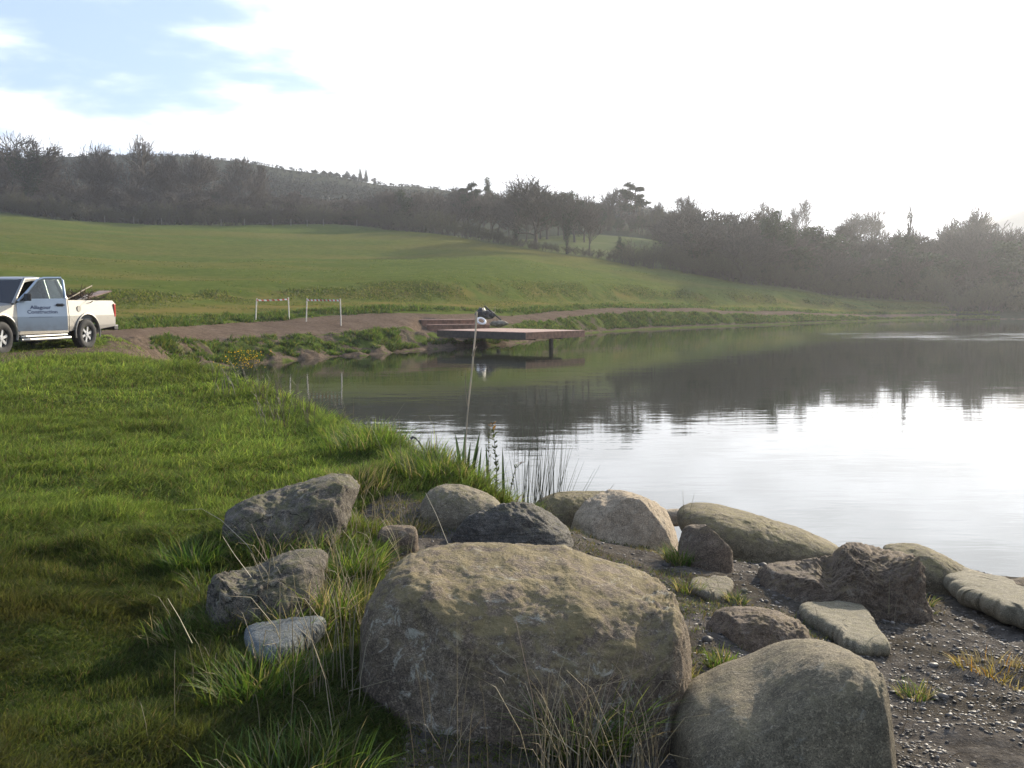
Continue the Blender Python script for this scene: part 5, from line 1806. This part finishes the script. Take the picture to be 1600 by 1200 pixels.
# bed sides with wheel arch
for sgn in (1, -1):
    ou = [(-1.20, .56), (-.60, .50)] + arc(0, .40, .47, 168, 12, 16)[0:] + [(.70, .47), (.70, 1.235), (-1.14, 1.225), (-1.22, 1.16)]
    bm = bmesh.new()
    extrude_xz(bm, ou, sgn * HWD, sgn * (HWD - .06), side_taper)
    bm_obj('bed_side', bm, m_silver, tr_root)
    # flared arch lip
    bm = bmesh.new()
    pts = [(x, sgn * (HWD + .012), z) for x, z in arc(0, .40, .495, 192, -12, 20)]
    for i in range(len(pts) - 1):
        a, b = Vector(pts[i]), Vector(pts[i + 1])
        add_cyl(bm, a, b, .024, seg=8)
    bm_obj('wheel_arch', bm, m_silver, tr_root, True)
bm = bmesh.new()
add_box(bm, (-.25, 0, .74), (1.86, 2 * HWD - .14, .05)); bm_obj('bed_floor', bm, m_silver, tr_root)
bm = bmesh.new()
add_box(bm, (.66, 0, .98), (.05, 2 * HWD - .14, .46)); bm_obj('bed_front_wall', bm, m_silver, tr_root)
bm = bmesh.new()
add_box(bm, (-1.19, 0, .93), (.06, 2 * HWD - .16, .58), None); tg = bm_obj('tailgate', bm, m_silver, tr_root, bevel=.012)
bm = bmesh.new()
add_box(bm, (-1.235, 0, 1.08), (.02, .22, .07)); bm_obj('handle', bm, m_black, tg)
bm = bmesh.new()
add_cyl(bm, (.30, HWD + .0, 1.02), (.30, HWD - .05, 1.02), .075, seg=24)
bm_obj('fuel_flap', bm, m_silver, tr_root)
for sgn in (1, -1):
    bm = bmesh.new()
    add_box(bm, (-1.19, sgn * (HWD - .045), .97), (.075, .10, .34)); bm_obj('tail_light', bm, m_red, tr_root, bevel=.015)
bm = bmesh.new()
add_box(bm, (-1.33, 0, .52), (.16, 1.62, .14)); add_box(bm, (-1.25, .70, .52), (.16, .3, .11)); add_box(bm, (-1.25, -.70, .52), (.16, .3, .11))
bm_obj('rear_bumper', bm, m_black, tr_root, bevel=.02)
# chassis
bm = bmesh.new()
add_box(bm, (1.3, .42, .46), (4.9, .09, .14)); add_box(bm, (1.3, -.42, .46), (4.9, .09, .14)); add_cyl(bm, (0, -.72, TR), (0, .72, TR), .06); add_cyl(bm, (AX, -.72, TR), (AX, .72, TR), .05)
add_box(bm, (0, 0, TR), (.26, .26, .24))
bm_obj('chassis', bm, m_black, tr_root)
# wheels
for ax_ in (0, AX):
    for sgn in (1, -1):
        w = empty('wheel', (ax_, sgn * .76, TR)); w.parent = tr_root
        prof = [(.20, -.115), (.30, -.128), (.345, -.12), (.372, -.095), (.375, 0), (.372, .095), (.345, .12), (.30, .128), (.215, .115), (.20, .10)]
        bm = bmesh.new()
        NS = 40
        rings = [[bm.verts.new((r_ * math.cos(2 * math.pi * k / NS), yy_, r_ * math.sin(2 * math.pi * k / NS))) for k in range(NS)] for r_, yy_ in prof]
        for i in range(len(prof)):
            A_, B_ = rings[i], rings[(i + 1) % len(prof)]
            for k in range(NS):
                bm.faces.new((A_[k], A_[(k + 1) % NS], B_[(k + 1) % NS], B_[k]))
        for k in range(NS):
            an = 2 * math.pi * k / NS
            add_box(bm, (0, 0, 0), (.012, .19, .035), Matrix.Rotation(an, 4, 'Y') @ Matrix.Translation((.376, 0, 0)))
        bm_obj('tyre', bm, m_tyre, w, True)
        bm = bmesh.new()
        yo = sgn * .085
        # rim dish, five spokes, hub
        for (ra, ya, rb, yb2) in ((.215, sgn * .105, .195, sgn * .06), (.195, sgn * .06, .19, -sgn * .09)):
            A_ = [bm.verts.new((ra * math.cos(2 * math.pi * k / 32), ya, ra * math.sin(2 * math.pi * k / 32))) for k in range(32)]
            B_ = [bm.verts.new((rb * math.cos(2 * math.pi * k / 32), yb2, rb * math.sin(2 * math.pi * k / 32))) for k in range(32)]
            for k in range(32):
                bm.faces.new((A_[k], A_[(k + 1) % 32], B_[(k + 1) % 32], B_[k]))
        for k in range(6):
            M_ = Matrix.Rotation(2 * math.pi * k / 6 + .3, 4, 'Y')
            add_box(bm, (.12, yo - sgn * .01, 0), (.16, .03, .062), M_)
        add_cyl(bm, (0, yo - sgn * .03, 0), (0, yo + sgn * .02, 0), .062, .05, 20)
        bm_obj('rim', bm, m_rim, w)
        bm = bmesh.new()
        add_cyl(bm, (0, sgn * .0, 0), (0, sgn * .03, 0), .15, seg=24)
        bm_obj('brake_disc', bm, m_black, w)
# front wings, bonnet, grille (mostly past the frame's edge)
for sgn in (1, -1):
    ou = [(2.56, .48), (2.60, .46)] + arc(AX, .42, .46, 176, 4, 16) + [(3.86, .50), (3.90, .78), (3.80, .98), (3.3, 1.08), (2.56, 1.14)]
    bm = bmesh.new()
    extrude_xz(bm, ou, sgn * HWD, sgn * (HWD - .10), side_taper)
    bm_obj('front_wing', bm, m_silver, tr_root)
    bm = bmesh.new()
    pts = [(x, sgn * (HWD + .012), z) for x, z in arc(AX, .42, .485, 192, -12, 20)]
    for i in range(len(pts) - 1):
        add_cyl(bm, pts[i], pts[i + 1], .034, seg=8)
    bm_obj('wheel_arch', bm, m_silver, tr_root, True)
    bm = bmesh.new()
    add_box(bm, (3.84, sgn * .66, .86), (.14, .34, .20)); bm_obj('headlight', bm, m_glass, tr_root, bevel=.02)
    bm = bmesh.new()
    add_box(bm, (2.58, sgn * .78, .42), (.03, .22, .28)); bm_obj('mudflap', bm, m_black, tr_root)
bm = bmesh.new()
gx = [2.50, 2.8, 3.2, 3.6, 3.84, 3.90]
gz = [1.19, 1.165, 1.13, 1.06, .98, .86]
rows = []
for x_, z_ in zip(gx, gz):
    rows.append([bm.verts.new((x_ - abs(y_) * .06 * (x_ > 3.5), y_, z_ - (abs(y_) / .84) ** 3 * .05)) for y_ in np.linspace(-.84, .84, 9)])
for i in range(len(rows) - 1):
    for k in range(8):
        bm.faces.new((rows[i][k], rows[i + 1][k], rows[i + 1][k + 1], rows[i][k + 1]))
bm_obj('bonnet', bm, m_silver, tr_root, True)
bm = bmesh.new()
add_box(bm, (3.86, 0, .84), (.06, .92, .24)); gr_ = bm_obj('grille', bm, m_black, tr_root)
bm = bmesh.new()
add_box(bm, (3.92, 0, .55), (.2, 1.70, .26)); bm_obj('front_bumper', bm, m_silver, tr_root, bevel=.05)
# cab tub: floor, firewall, rear wall, sills, rear quarter, right door
bm = bmesh.new()
add_box(bm, (1.62, 0, .50), (1.88, 1.66, .07)); add_box(bm, (2.54, 0, .80), (.06, 1.60, .62)); bm_obj('cab_floor', bm, m_black, tr_root)
bm = bmesh.new()
add_box(bm, (.735, 0, .88), (.05, 1.66, .78)); bm_obj('cab_rear_wall', bm, m_silver, tr_root)
for sgn in (1, -1):
    bm = bmesh.new()
    extrude_xz(bm, [(.72, .44), (2.56, .44), (2.56, .53), (.72, .53)], sgn * (HWD - .02), sgn * (HWD - .13)); bm_obj('sill', bm, m_silver, tr_root)
    bm = bmesh.new()
    extrude_xz(bm, [(.72, .53), (1.36, .53), (1.36, 1.27), (.72, 1.27)], sgn * HWD, sgn * (HWD - .05), side_taper); bm_obj('rear_quarter', bm, m_silver, tr_root)
bm = bmesh.new()
extrude_xz(bm, [(1.37, .54), (2.55, .54), (2.55, 1.15), (2.40, 1.26), (1.37, 1.27)], -HWD, -(HWD - .05), side_taper)
bm_obj('door', bm, m_silver, tr_root)
# greenhouse: roof, pillars
yb_, yt_ = .80, .64
bm = bmesh.new()
rows = []
for x_, z_ in ((.86, 1.72), (.94, 1.775), (1.3, 1.80), (1.75, 1.79), (1.98, 1.75), (2.04, 1.725)):
    rows.append([bm.verts.new((x_, y_, z_ - (abs(y_) / .66) ** 4 * .05)) for y_ in np.linspace(-.66, .66, 9)])
for i in range(len(rows) - 1):
    for k in range(8):
        bm.faces.new((rows[i][k], rows[i + 1][k], rows[i + 1][k + 1], rows[i][k + 1]))
r2 = bmesh.ops.extrude_face_region(bm, geom=bm.faces[:])
bmesh.ops.translate(bm, vec=(0, 0, -.045), verts=[q for q in r2['geom'] if isinstance(q, bmesh.types.BMVert)])
bm_obj('roof', bm, m_silver, tr_root, True)
for sgn in (1, -1):
    for nm, pa, pb, r_ in (('windscreen_pillar', (2.60, sgn * .79, 1.14), (2.00, sgn * yt_, 1.735), .042), ('door_pillar', (1.38, sgn * .81, 1.25), (1.36, sgn * yt_, 1.74), .040), ('rear_pillar', (.76, sgn * .80, 1.24), (.90, sgn * yt_, 1.735), .075)):
        bm = bmesh.new(); add_cyl(bm, pa, pb, r_, r_ * .85, 10); bm_obj(nm, bm, m_silver, tr_root, True)
    bm = bmesh.new(); tube(bm, [(.86, sgn * (yt_ + .005), 1.725), (1.4, sgn * (yt_ + .012), 1.745), (2.03, sgn * (yt_ + .005), 1.72)], .03); bm_obj('roof_rail', bm, m_silver, tr_root, True)


def pane(name, pts, parent=tr_root, th=.006):
    bm = bmesh.new()
    v_ = [bm.verts.new(q) for q in pts]
    f_ = bm.faces.new(v_)
    n_ = (Vector(pts[1]) - Vector(pts[0])).cross(Vector(pts[2]) - Vector(pts[0])).normalized() * th
    w_ = [bm.verts.new(Vector(q) + n_) for q in pts]
    bm.faces.new(w_[::-1])
    for i in range(len(pts)):
        bm.faces.new((v_[i], v_[(i + 1) % len(pts)], w_[(i + 1) % len(pts)], w_[i]))
    return bm_obj(name, bm, m_glass, parent)


pane('windscreen', [(2.58, -.76, 1.16), (2.58, .76, 1.16), (2.02, .62, 1.72), (2.02, -.62, 1.72)])
pane('rear_window', [(.80, -.70, 1.27), (.80, .70, 1.27), (.89, .60, 1.70), (.89, -.60, 1.70)])
pane('quarter_window', [(1.34, .815, 1.27), (.82, .815, 1.27), (.92, .66, 1.70), (1.32, .66, 1.71)])
pane('quarter_window', [(1.34, -.815, 1.27), (.82, -.815, 1.27), (.92, -.66, 1.70), (1.32, -.66, 1.71)])
pane('door_window', [(2.48, -.80, 1.25), (1.42, -.815, 1.27), (1.40, -.66, 1.71), (2.03, -.65, 1.70)])
bm = bmesh.new()
for sgn in (1, -1):
    add_box(bm, (1.55, sgn * .38, .78), (.5, .5, .18)); add_box(bm, (1.33, sgn * .38, 1.12), (.14, .48, .62), Matrix.Translation((0, 0, 0))); add_box(bm, (1.31, sgn * .38, 1.50), (.10, .25, .17))
bm_obj('seats', bm, m_trim, tr_root, bevel=.03)
bm = bmesh.new()
add_box(bm, (2.36, 0, 1.02), (.32, 1.5, .28)); db = bm_obj('dashboard', bm, m_trim, tr_root, bevel=.04)
bm = bmesh.new()
ring_ = [Vector((2.12 + .06 * math.sin(2 * math.pi * k / 20), -.38 + .18 * math.cos(2 * math.pi * k / 20), 1.10 + .17 * math.sin(2 * math.pi * k / 20))) for k in range(21)]
tube(bm, ring_, .014, 6); bm_obj('steering_wheel', bm, m_black, tr_root, True)
bm = bmesh.new()
tube(bm, [(1.36, .66, 1.0), (1.95, .66, 1.0)], .01); add_box(bm, (1.9, .55, 1.18), (.12, .1, .16)); bm_obj('hi_vis_jacket', bm, simple('orange_cloth', (.5, .09, .03), .8), tr_root)
# side steps
for sgn in (1, -1):
    st = empty('side_step', (0, 0, 0)); st.parent = tr_root
    bm = bmesh.new(); tube(bm, [(2.52, sgn * .90, .395), (.86, sgn * .90, .395)], .028); bm_obj('rail', bm, m_bar, st, True)
    bm = bmesh.new(); tube(bm, [(2.56, sgn * .95, .325), (1.6, sgn * .96, .32), (.80, sgn * .95, .325), (.72, sgn * .86, .34)], .034); bm_obj('rail', bm, m_bar, st, True)
    bm = bmesh.new(); add_box(bm, (1.0, sgn * .82, .36), (.07, .24, .05)); add_box(bm, (2.3, sgn * .82, .36), (.07, .24, .05)); bm_obj('bracket', bm, m_black, st)

# open near-side door, hinged at its front edge
dr = empty('door', (2.55, HWD - .01, 0), -R(27)); dr.parent = tr_root
# closed door runs along -x from the hinge; swinging out turns it towards +y
dr['label'] = 'open silver door, its bluish shade put into the colour, with navy lettering'
DL = 1.20
bm = bmesh.new()
extrude_xz(bm, [(0, .52), (-DL, .52), (-DL, 1.275), (-.25, 1.265), (0, 1.16)], .0, -.055, lambda x, z, y: y - max(0, z - .85) * .10)
bm_obj('door_panel', bm, m_door, dr)
bm = bmesh.new()
fp = [(-.04, -.055, 1.20), (-.30, -.09, 1.44), (-.56, -.15, 1.70), (-.72, -.17, 1.745), (-DL + .06, -.17, 1.755), (-DL + .02, -.15, 1.70), (-DL + .02, -.05, 1.27)]
tube(bm, fp, .032, 8)
bm_obj('window_frame', bm, m_door, dr, True)
pane('door_window', [(-.06, -.05, 1.22), (-DL + .03, -.05, 1.27), (-DL + .04, -.16, 1.73), (-.66, -.165, 1.73)], dr, .004)
bm = bmesh.new()
add_box(bm, (-DL + .17, .008, 1.12), (.20, .03, .035)); add_box(bm, (-DL + .17, -.012, 1.12), (.15, .02, .07))
bm_obj('handle', bm, m_black, dr, bevel=.006)
bm = bmesh.new()
add_box(bm, (-.20, .12, 1.30), (.10, .20, .17)); add_box(bm, (-.16, .03, 1.24), (.05, .14, .04))
bm_obj('mirror', bm, m_black, dr, bevel=.02)


def text_mesh(txt, size, mat, parent, loc, rot, name='lettering', width=None, bold=.0):
    cu_ = bpy.data.curves.new('t', 'FONT')
    cu_.body = txt
    cu_.size = size
    cu_.extrude = .0015
    cu_.offset = bold
    cu_.align_x = 'CENTER'
    to = bpy.data.objects.new('t', cu_)
    COL.objects.link(to)
    dg = bpy.context.evaluated_depsgraph_get()
    me = bpy.data.meshes.new_from_object(to.evaluated_get(dg))
    bpy.data.objects.remove(to)
    xs = [v.co.x for v in me.vertices]
    if width:
        k = width / (max(xs) - min(xs))
        for v in me.vertices:
            v.co.x *= k
    ob = link(name, me, parent, mat)
    me.materials.clear(); me.materials.append(mat)
    ob.location = loc
    ob.rotation_euler = rot
    return ob


# reads from outside: text x runs towards the rear (-x local), face towards +y
TROT = (math.pi / 2, 0, math.pi)
text_mesh('Allagour', .115, m_text, dr, (-.56, .0045 - .0165, 1.03), (R(90 - 5.7), 0, math.pi), width=.50, bold=.0012)
text_mesh('Construction', .115, m_text, dr, (-.60, .0045 - .0085, .925), (R(90 - 5.7), 0, math.pi), width=.72, bold=.0012)
bm = bmesh.new(); add_box(bm, (-.55, .003, .84), (.56, .004, .006)); bm_obj('lettering_line', bm, m_text, dr)

# --- load in the pickup bed
m_wood = simple('sawn_pale_wood', (.34, .27, .18), .7, 0, .3, 14, .3)
m_stick = simple('grey_stick_bark', (.12, .095, .07), .85, 0, .4, 20, .4)
m_board = simple('weathered_board', (.22, .19, .16), .8, 0, .3, 9, .4)
TM = Matrix.Translation(tr_root.location) @ Matrix.Rotation(tr_root.rotation_euler.z, 4, 'Z')


def in_bed(p_):
    return TM @ Vector(p_)


def pole(a, b, r0, r1, label, mat=None, name='pole', group=None):
    a, b = in_bed(a), in_bed(b)
    bm = bmesh.new()
    n_ = 7
    pts = [(b - a) * (i / (n_ - 1)) + Vector((0, 0, math.sin(i * 1.7) * .006)) for i in range(n_)]
    tube(bm, pts, (r0 + r1) / 2, 7)
    o = bm_obj(name, bm, mat or m_wood, None, True)
    o.location = a
    return tag(o, label, 'pole', group)


pole((.60, .55, 1.20), (-.75, .50, 1.66), .016, .014, 'longest pale pole slanting up highest out of the pickup bed')
pole((.58, .30, 1.06), (-.55, .45, 1.42), .022, .02, 'pale pole just under the highest one in the pickup bed')
pole((.50, .62, 1.10), (-.40, .60, 1.40), .026, .024, 'thick pale pole nearest the bed side, under the brushwood', m_board)
pole((.40, .68, 1.08), (-.30, .66, 1.33), .028, .026, 'short grey pole lying lowest along the bed side', m_board)
pole((.55, .10, 1.10), (-.85, .25, 1.38), .024, .022, 'dark pole running under the brushwood to the tailgate', m_stick)
pole((.62, -.1, 1.12), (-1.0, .30, 1.44), .022, .02, 'grey pole lying across the load beside the board', m_board)
pole((.60, -.35, 1.10), (-.9, .05, 1.46), .02, .02, 'brown pole at the far side of the load', m_stick)
pole((.62, .42, 1.10), (-.2, .72, 1.30), .024, .02, 'short pale pole against the cab end of the load')
# slanting board
a_, b_ = Vector((.30, .10, 1.10)), Vector((-1.55, .35, 1.52))
bm = bmesh.new()
d_ = (b_ - a_)
M_ = Matrix.Translation((a_ + b_) / 2) @ d_.to_track_quat('X', 'Z').to_matrix().to_4x4()
add_box(bm, (0, 0, 0), (d_.length, .42, .035), M_)
bmesh.ops.transform(bm, matrix=Matrix.Rotation(tr_root.rotation_euler.z, 4, 'Z'), verts=bm.verts[:])
brd = bm_obj('board', bm, simple('reddish_edged_board', (.30, .20, .15), .8, 0, .35, 6, .4), None)
brd.location = tr_root.location
tag(brd, 'wide reddish-grey board sticking up over the pickup tailgate', 'board')
# brushwood bundle
rb = random.Random(9)
S = Seg()
for k in range(130):
    p_ = Vector((-.30 + rb.gauss(0, .30), .42 + rb.gauss(0, .18), 1.18 + rb.random() * .26))
    d_ = Vector((rb.gauss(0, 1), rb.gauss(0, .6), rb.gauss(.1, .5))).normalized()
    q_ = p_
    for s_ in range(4):
        d_ = (d_ + Vector((rb.gauss(0, .3), rb.gauss(0, .3), rb.gauss(0, .3)))).normalized()
        n_ = q_ + d_ * rb.uniform(.05, .11)
        S.add(q_[:], n_[:], .013 - s_ * .002, .011 - s_ * .002, 0)
        q_ = n_
me = seg_mesh('brushwood', S.a, S.b, S.r0, S.r1, 5, (.11, .075, .05), .5, 3)
me.materials.append(M_bark)
bw_ = link('brushwood', me); bw_.location = tr_root.location; bw_.rotation_euler = tr_root.rotation_euler
tag(bw_, 'dark tangled heap of twigs and brushwood on the load in the pickup bed', 'brushwood', kind='stuff')

# ------------------------------------------------------------------ deck
m_deck = simple('wet_decking_wood', (.34, .19, .13), .6, 0, .25, 5, .3, .004)
m_fascia = simple('red_brown_timber', (.24, .125, .075), .7, 0, .3, 5, .3, .004)
m_dark = simple('dark_wet_and_shaded_timber', (.05, .038, .03), .6, 0, .3, 6, .3)
DN, DLf = Vector((.66, 49.8, 0)), Vector((-4.0, 54.0, 0))
ex = (DLf - DN).normalized(); ey = Vector((ex.y, -ex.x, 0))
LX, LY = (DLf - DN).length, 4.8
ZD = .93
dk = empty('wooden_deck', (DN.x, DN.y, ZD), math.atan2(ex.y, ex.x), 'flat red-brown timber deck jutting from the bank over the water', 'deck')
# local: x along the near-left side, y... ey is local -y
bm = bmesh.new()
nb = 44
for i in range(nb):
    add_box(bm, ((i + .5) * LX / nb, -LY / 2, -.014), (LX / nb - .008, LY + .06, .028))
bm_obj('decking', bm, m_deck, dk)
bm = bmesh.new(); add_box(bm, (LX / 2, .02, -.195), (LX + .08, .045, .33)); bm_obj('fascia', bm, m_dark, dk)  # near-left fascia: its shade is painted in with the dark timber
bm = bmesh.new(); add_box(bm, (-.02, -LY / 2, -.195), (.045, LY - .005, .33)); bm_obj('fascia', bm, m_fascia, dk)
bm = bmesh.new()
for i in range(9):
    add_box(bm, (.3 + i * (LX - .6) / 8, -LY / 2, -.14), (.05, LY - .1, .2))
bm_obj('joists', bm, m_dark, dk)
bm = bmesh.new(); add_box(bm, (LX / 2, -1.1, -.34), (LX - .5, .10, .20)); bm_obj('beam', bm, m_dark, dk)
bm = bmesh.new(); add_box(bm, (LX / 2, -3.2, -.34), (LX - .5, .10, .20)); bm_obj('beam', bm, m_dark, dk)
for (x_, y_) in ((.9, -3.1), (5.9, -4.4)):
    bm = bmesh.new(); add_box(bm, (x_, y_, -.95), (.17, .17, 1.06)); bm_obj('post', bm, m_dark, dk, bevel=.01)


def timber(name, pa, pb, h, w, label, mat):
    pa, pb = Vector(pa), Vector(pb)
    c_ = (pa + pb) / 2
    d_ = pb - pa
    e_ = empty(name, (c_.x, c_.y, c_.z), math.atan2(d_.y, d_.x), label, 'step')
    L = Vector((d_.x, d_.y, 0)).length
    bm = bmesh.new(); add_box(bm, (0, 0, -h / 2 - .02), (L, w, h - .04)); bm_obj('riser', bm, mat, e_, bevel=.012)
    bm = bmesh.new(); add_box(bm, (0, .0, 0), (L + .04, w + .05, .04)); bm_obj('tread', bm, m_deck, e_, bevel=.006)
    return e_


a_, b_ = at(668, 511, 56.6), at(763, 506.5, 57.7)
timber('timber_step', (a_.x, a_.y, 1.14), (b_.x, b_.y, 1.14), .42, .55, 'lower long timber step between the deck and the gravel track', m_fascia)
a_, b_ = at(658, 502.5, 57.6), at(740, 499, 58.6)
timber('timber_step', (a_.x, a_.y, 1.40), (b_.x, b_.y, 1.40), .42, .55, 'upper shorter timber step at the edge of the gravel track', m_fascia)
# short slanting brace at the left end of the upper step
h_ = at(648, 504, 57.8)
bm = bmesh.new(); add_box(bm, (0, 0, 0), (.7, .3, .22)); o = bm_obj('timber_block', bm, m_dark, None, bevel=.015)
o.location = (h_.x + .1, h_.y, 1.27); o.rotation_euler = (0, 0, .2)
tag(o, 'dark timber block at the left end of the upper step', 'timber block')

# life ring lying tilted
h_ = at(752, 501.5, 57.2)
bm = bmesh.new()
NU, NV = 28, 10
g_ = [[bm.verts.new(((.24 + .065 * math.cos(2 * math.pi * j / NV)) * math.cos(2 * math.pi * i / NU), (.24 + .065 * math.cos(2 * math.pi * j / NV)) * math.sin(2 * math.pi * i / NU), .055 * math.sin(2 * math.pi * j / NV))) for j in range(NV)] for i in range(NU)]
for i in range(NU):
    for j in range(NV):
        bm.faces.new((g_[i][j], g_[(i + 1) % NU][j], g_[(i + 1) % NU][(j + 1) % NV], g_[i][(j + 1) % NV]))
lr = bm_obj('life_ring', bm, simple('white_ring', (.75, .75, .72), .5, 0, .05), None, True)
lr.location = (h_.x, h_.y, h_.z); lr.rotation_euler = (R(38), R(22), 0)
tag(lr, 'white life ring propped on the timber steps above the deck', 'life ring')


def lump(name, px, py, Y, sx, sy, sz, mat, label, cat, seed):
    c_ = at(px, py, Y)
    v, f = ico(4)
    Vv = v * np.array([sx, sy, sz])
    Vv = Vv + v * (fbm(v, 1.8, 4, seed) * min(sx, sz) * .35)[:, None]
    o = link(name, mesh_np(name, Vv, f, True), None, mat)
    o.location = c_
    return tag(o, label, cat)


m_sheet = simple('black_sheeting', (.012, .012, .014), .35, 0, .3, 10, .5)
lump('black_bundle', 752, 489.5, 60.5, .32, .3, .34, m_sheet, 'crumpled black plastic bundle on the gravel behind the life ring', 'bundle', 3)
lump('grey_bundle', 763, 491, 60.8, .36, .3, .28, simple('grey_sacking', (.20, .18, .17), .8, 0, .4, 6, .5), 'mottled grey sack heaped against the black bundle', 'bundle', 5)
lump('black_bundle', 769, 493.5, 60.2, .16, .2, .18, m_sheet, 'small black bag at the right end of the grey sack', 'bundle', 8)
lump('stone_heap', 779, 506, 59.8, .55, .4, .2, simple('rubble', (.17, .15, .11), .9, 0, .5, 4, .8), 'low heap of grey-green rubble beside the steps', 'rubble', 6)
a_, b_ = at(757, 478, 60.4), at(783, 500, 60.0)
bm = bmesh.new(); tube(bm, [Vector((0, 0, 0)), b_ - a_], .05, 8)
o = bm_obj('plank', bm, m_dark, None, True); o.location = a_
tag(o, 'dark pole leaning down to the right across the bundles on the track', 'pole')
a_ = at(773.5, 489, 64); z_ = zt(a_.x, a_.y)
bm = bmesh.new(); tube(bm, [(0, 0, -.2), (0, 0, .95)], .018, 6)
o = bm_obj('marker_cane', bm, m_wood, None, True); o.location = (a_.x, a_.y, z_)
tag(o, 'thin upright cane in the grass behind the bundles', 'cane')

# --- staked barrier tapes
m_stake = simple('pale_sawn_stake', (.66, .60, .50), .7, 0, .15, 12)
m_tape, t, o_ = new_mat('red_and_white_tape')
p = t.nodes.new('ShaderNodeBsdfPrincipled')
uvn = t.nodes.new('ShaderNodeTexCoord')
sx_ = t.nodes.new('ShaderNodeSeparateXYZ'); t.links.new(uvn.outputs['Object'], sx_.inputs[0])
sn = math_node(t, 'FRACT', math_node(t, 'MULTIPLY', math_node(t, 'ADD', sx_.outputs[0], math_node(t, 'MULTIPLY', sx_.outputs[2], .6)), 4.6))
t.links.new(mixc(t, math_node(t, 'GREATER_THAN', sn, .5), (.55, .06, .03), (.78, .74, .66)), p.inputs['Base Color'])
t.links.new(p.outputs[0], o_.inputs[0])


def tape_barrier(pxa, ya, ta, pxb, yb, tb, Ya, Yb, label, lean=(0, 0), sag=.03):
    A = at(pxa, ya, Ya); B = at(pxb, yb, Yb)
    A.z, B.z = zt(A.x, A.y), zt(B.x, B.y)
    TA, TB = at(pxa + lean[0], ta, Ya), at(pxb + lean[1], tb, Yb)
    e_ = empty('tape_barrier', A, 0, label, 'barrier')
    for P_, T_ in ((A, TA), (B, TB)):
        bm = bmesh.new()
        d_ = T_ - P_
        M_ = Matrix.Translation(P_ - A + d_ / 2 - Vector((0, 0, .06))) @ d_.to_track_quat('Z', 'Y').to_matrix().to_4x4()
        add_box(bm, (0, 0, 0), (.055, .05, d_.length + .12), M_)
        bm_obj('stake', bm, m_stake, e_)
    bm = bmesh.new()
    n_ = 24
    TA_, TB_ = TA - A - Vector((0, 0, .10)), TB - A - Vector((0, 0, .10))
    prev = None
    for i in range(n_ + 1):
        q = i / n_
        c_ = TA_.lerp(TB_, q) + Vector((0, -.035, -sag * 4 * q * (1 - q)))
        tw = .5 * math.sin(q * 9)
        u_ = Vector((0, math.sin(tw), math.cos(tw))) * .042
        cur = (bm.verts.new(c_ - u_), bm.verts.new(c_ + u_))
        if prev:
            bm.faces.new((prev[0], cur[0], cur[1], prev[1]))
        prev = cur
    bm_obj('tape', bm, m_tape, e_)
    return e_


tape_barrier(399.5, 504, 466, 452, 501.5, 464.5, 51.5, 53.0, 'left pair of pale stakes joined by red and white tape beside the gravel track', (1.5, -1.5), .03)
tape_barrier(478.5, 503, 466, 533, 507, 466.5, 52.5, 51.2, 'right pair of pale stakes joined by red and white tape beside the gravel track', (1, -1.5), .0)

# ------------------------------------------------------------------ haze
HZ = ((-560, -40, -1.9), (900, 930, 97))
bm = bmesh.new()
c_ = [(HZ[0][i] + HZ[1][i]) / 2 for i in range(3)]
add_box(bm, c_, [HZ[1][i] - HZ[0][i] for i in range(3)])
m_haze, t, o_ = new_mat('haze')
pv = t.nodes.new('ShaderNodeVolumePrincipled')
pv.inputs['Density'].default_value = HAZE
pv.inputs['Color'].default_value = (.92, .95, 1, 1)
pv.inputs['Anisotropy'].default_value = .55
t.links.new(pv.outputs[0], o_.inputs['Volume'])
hz = bm_obj('haze', bm, m_haze, None)
tag(hz, 'pale morning haze that softens the far woods', 'haze', kind='stuff')
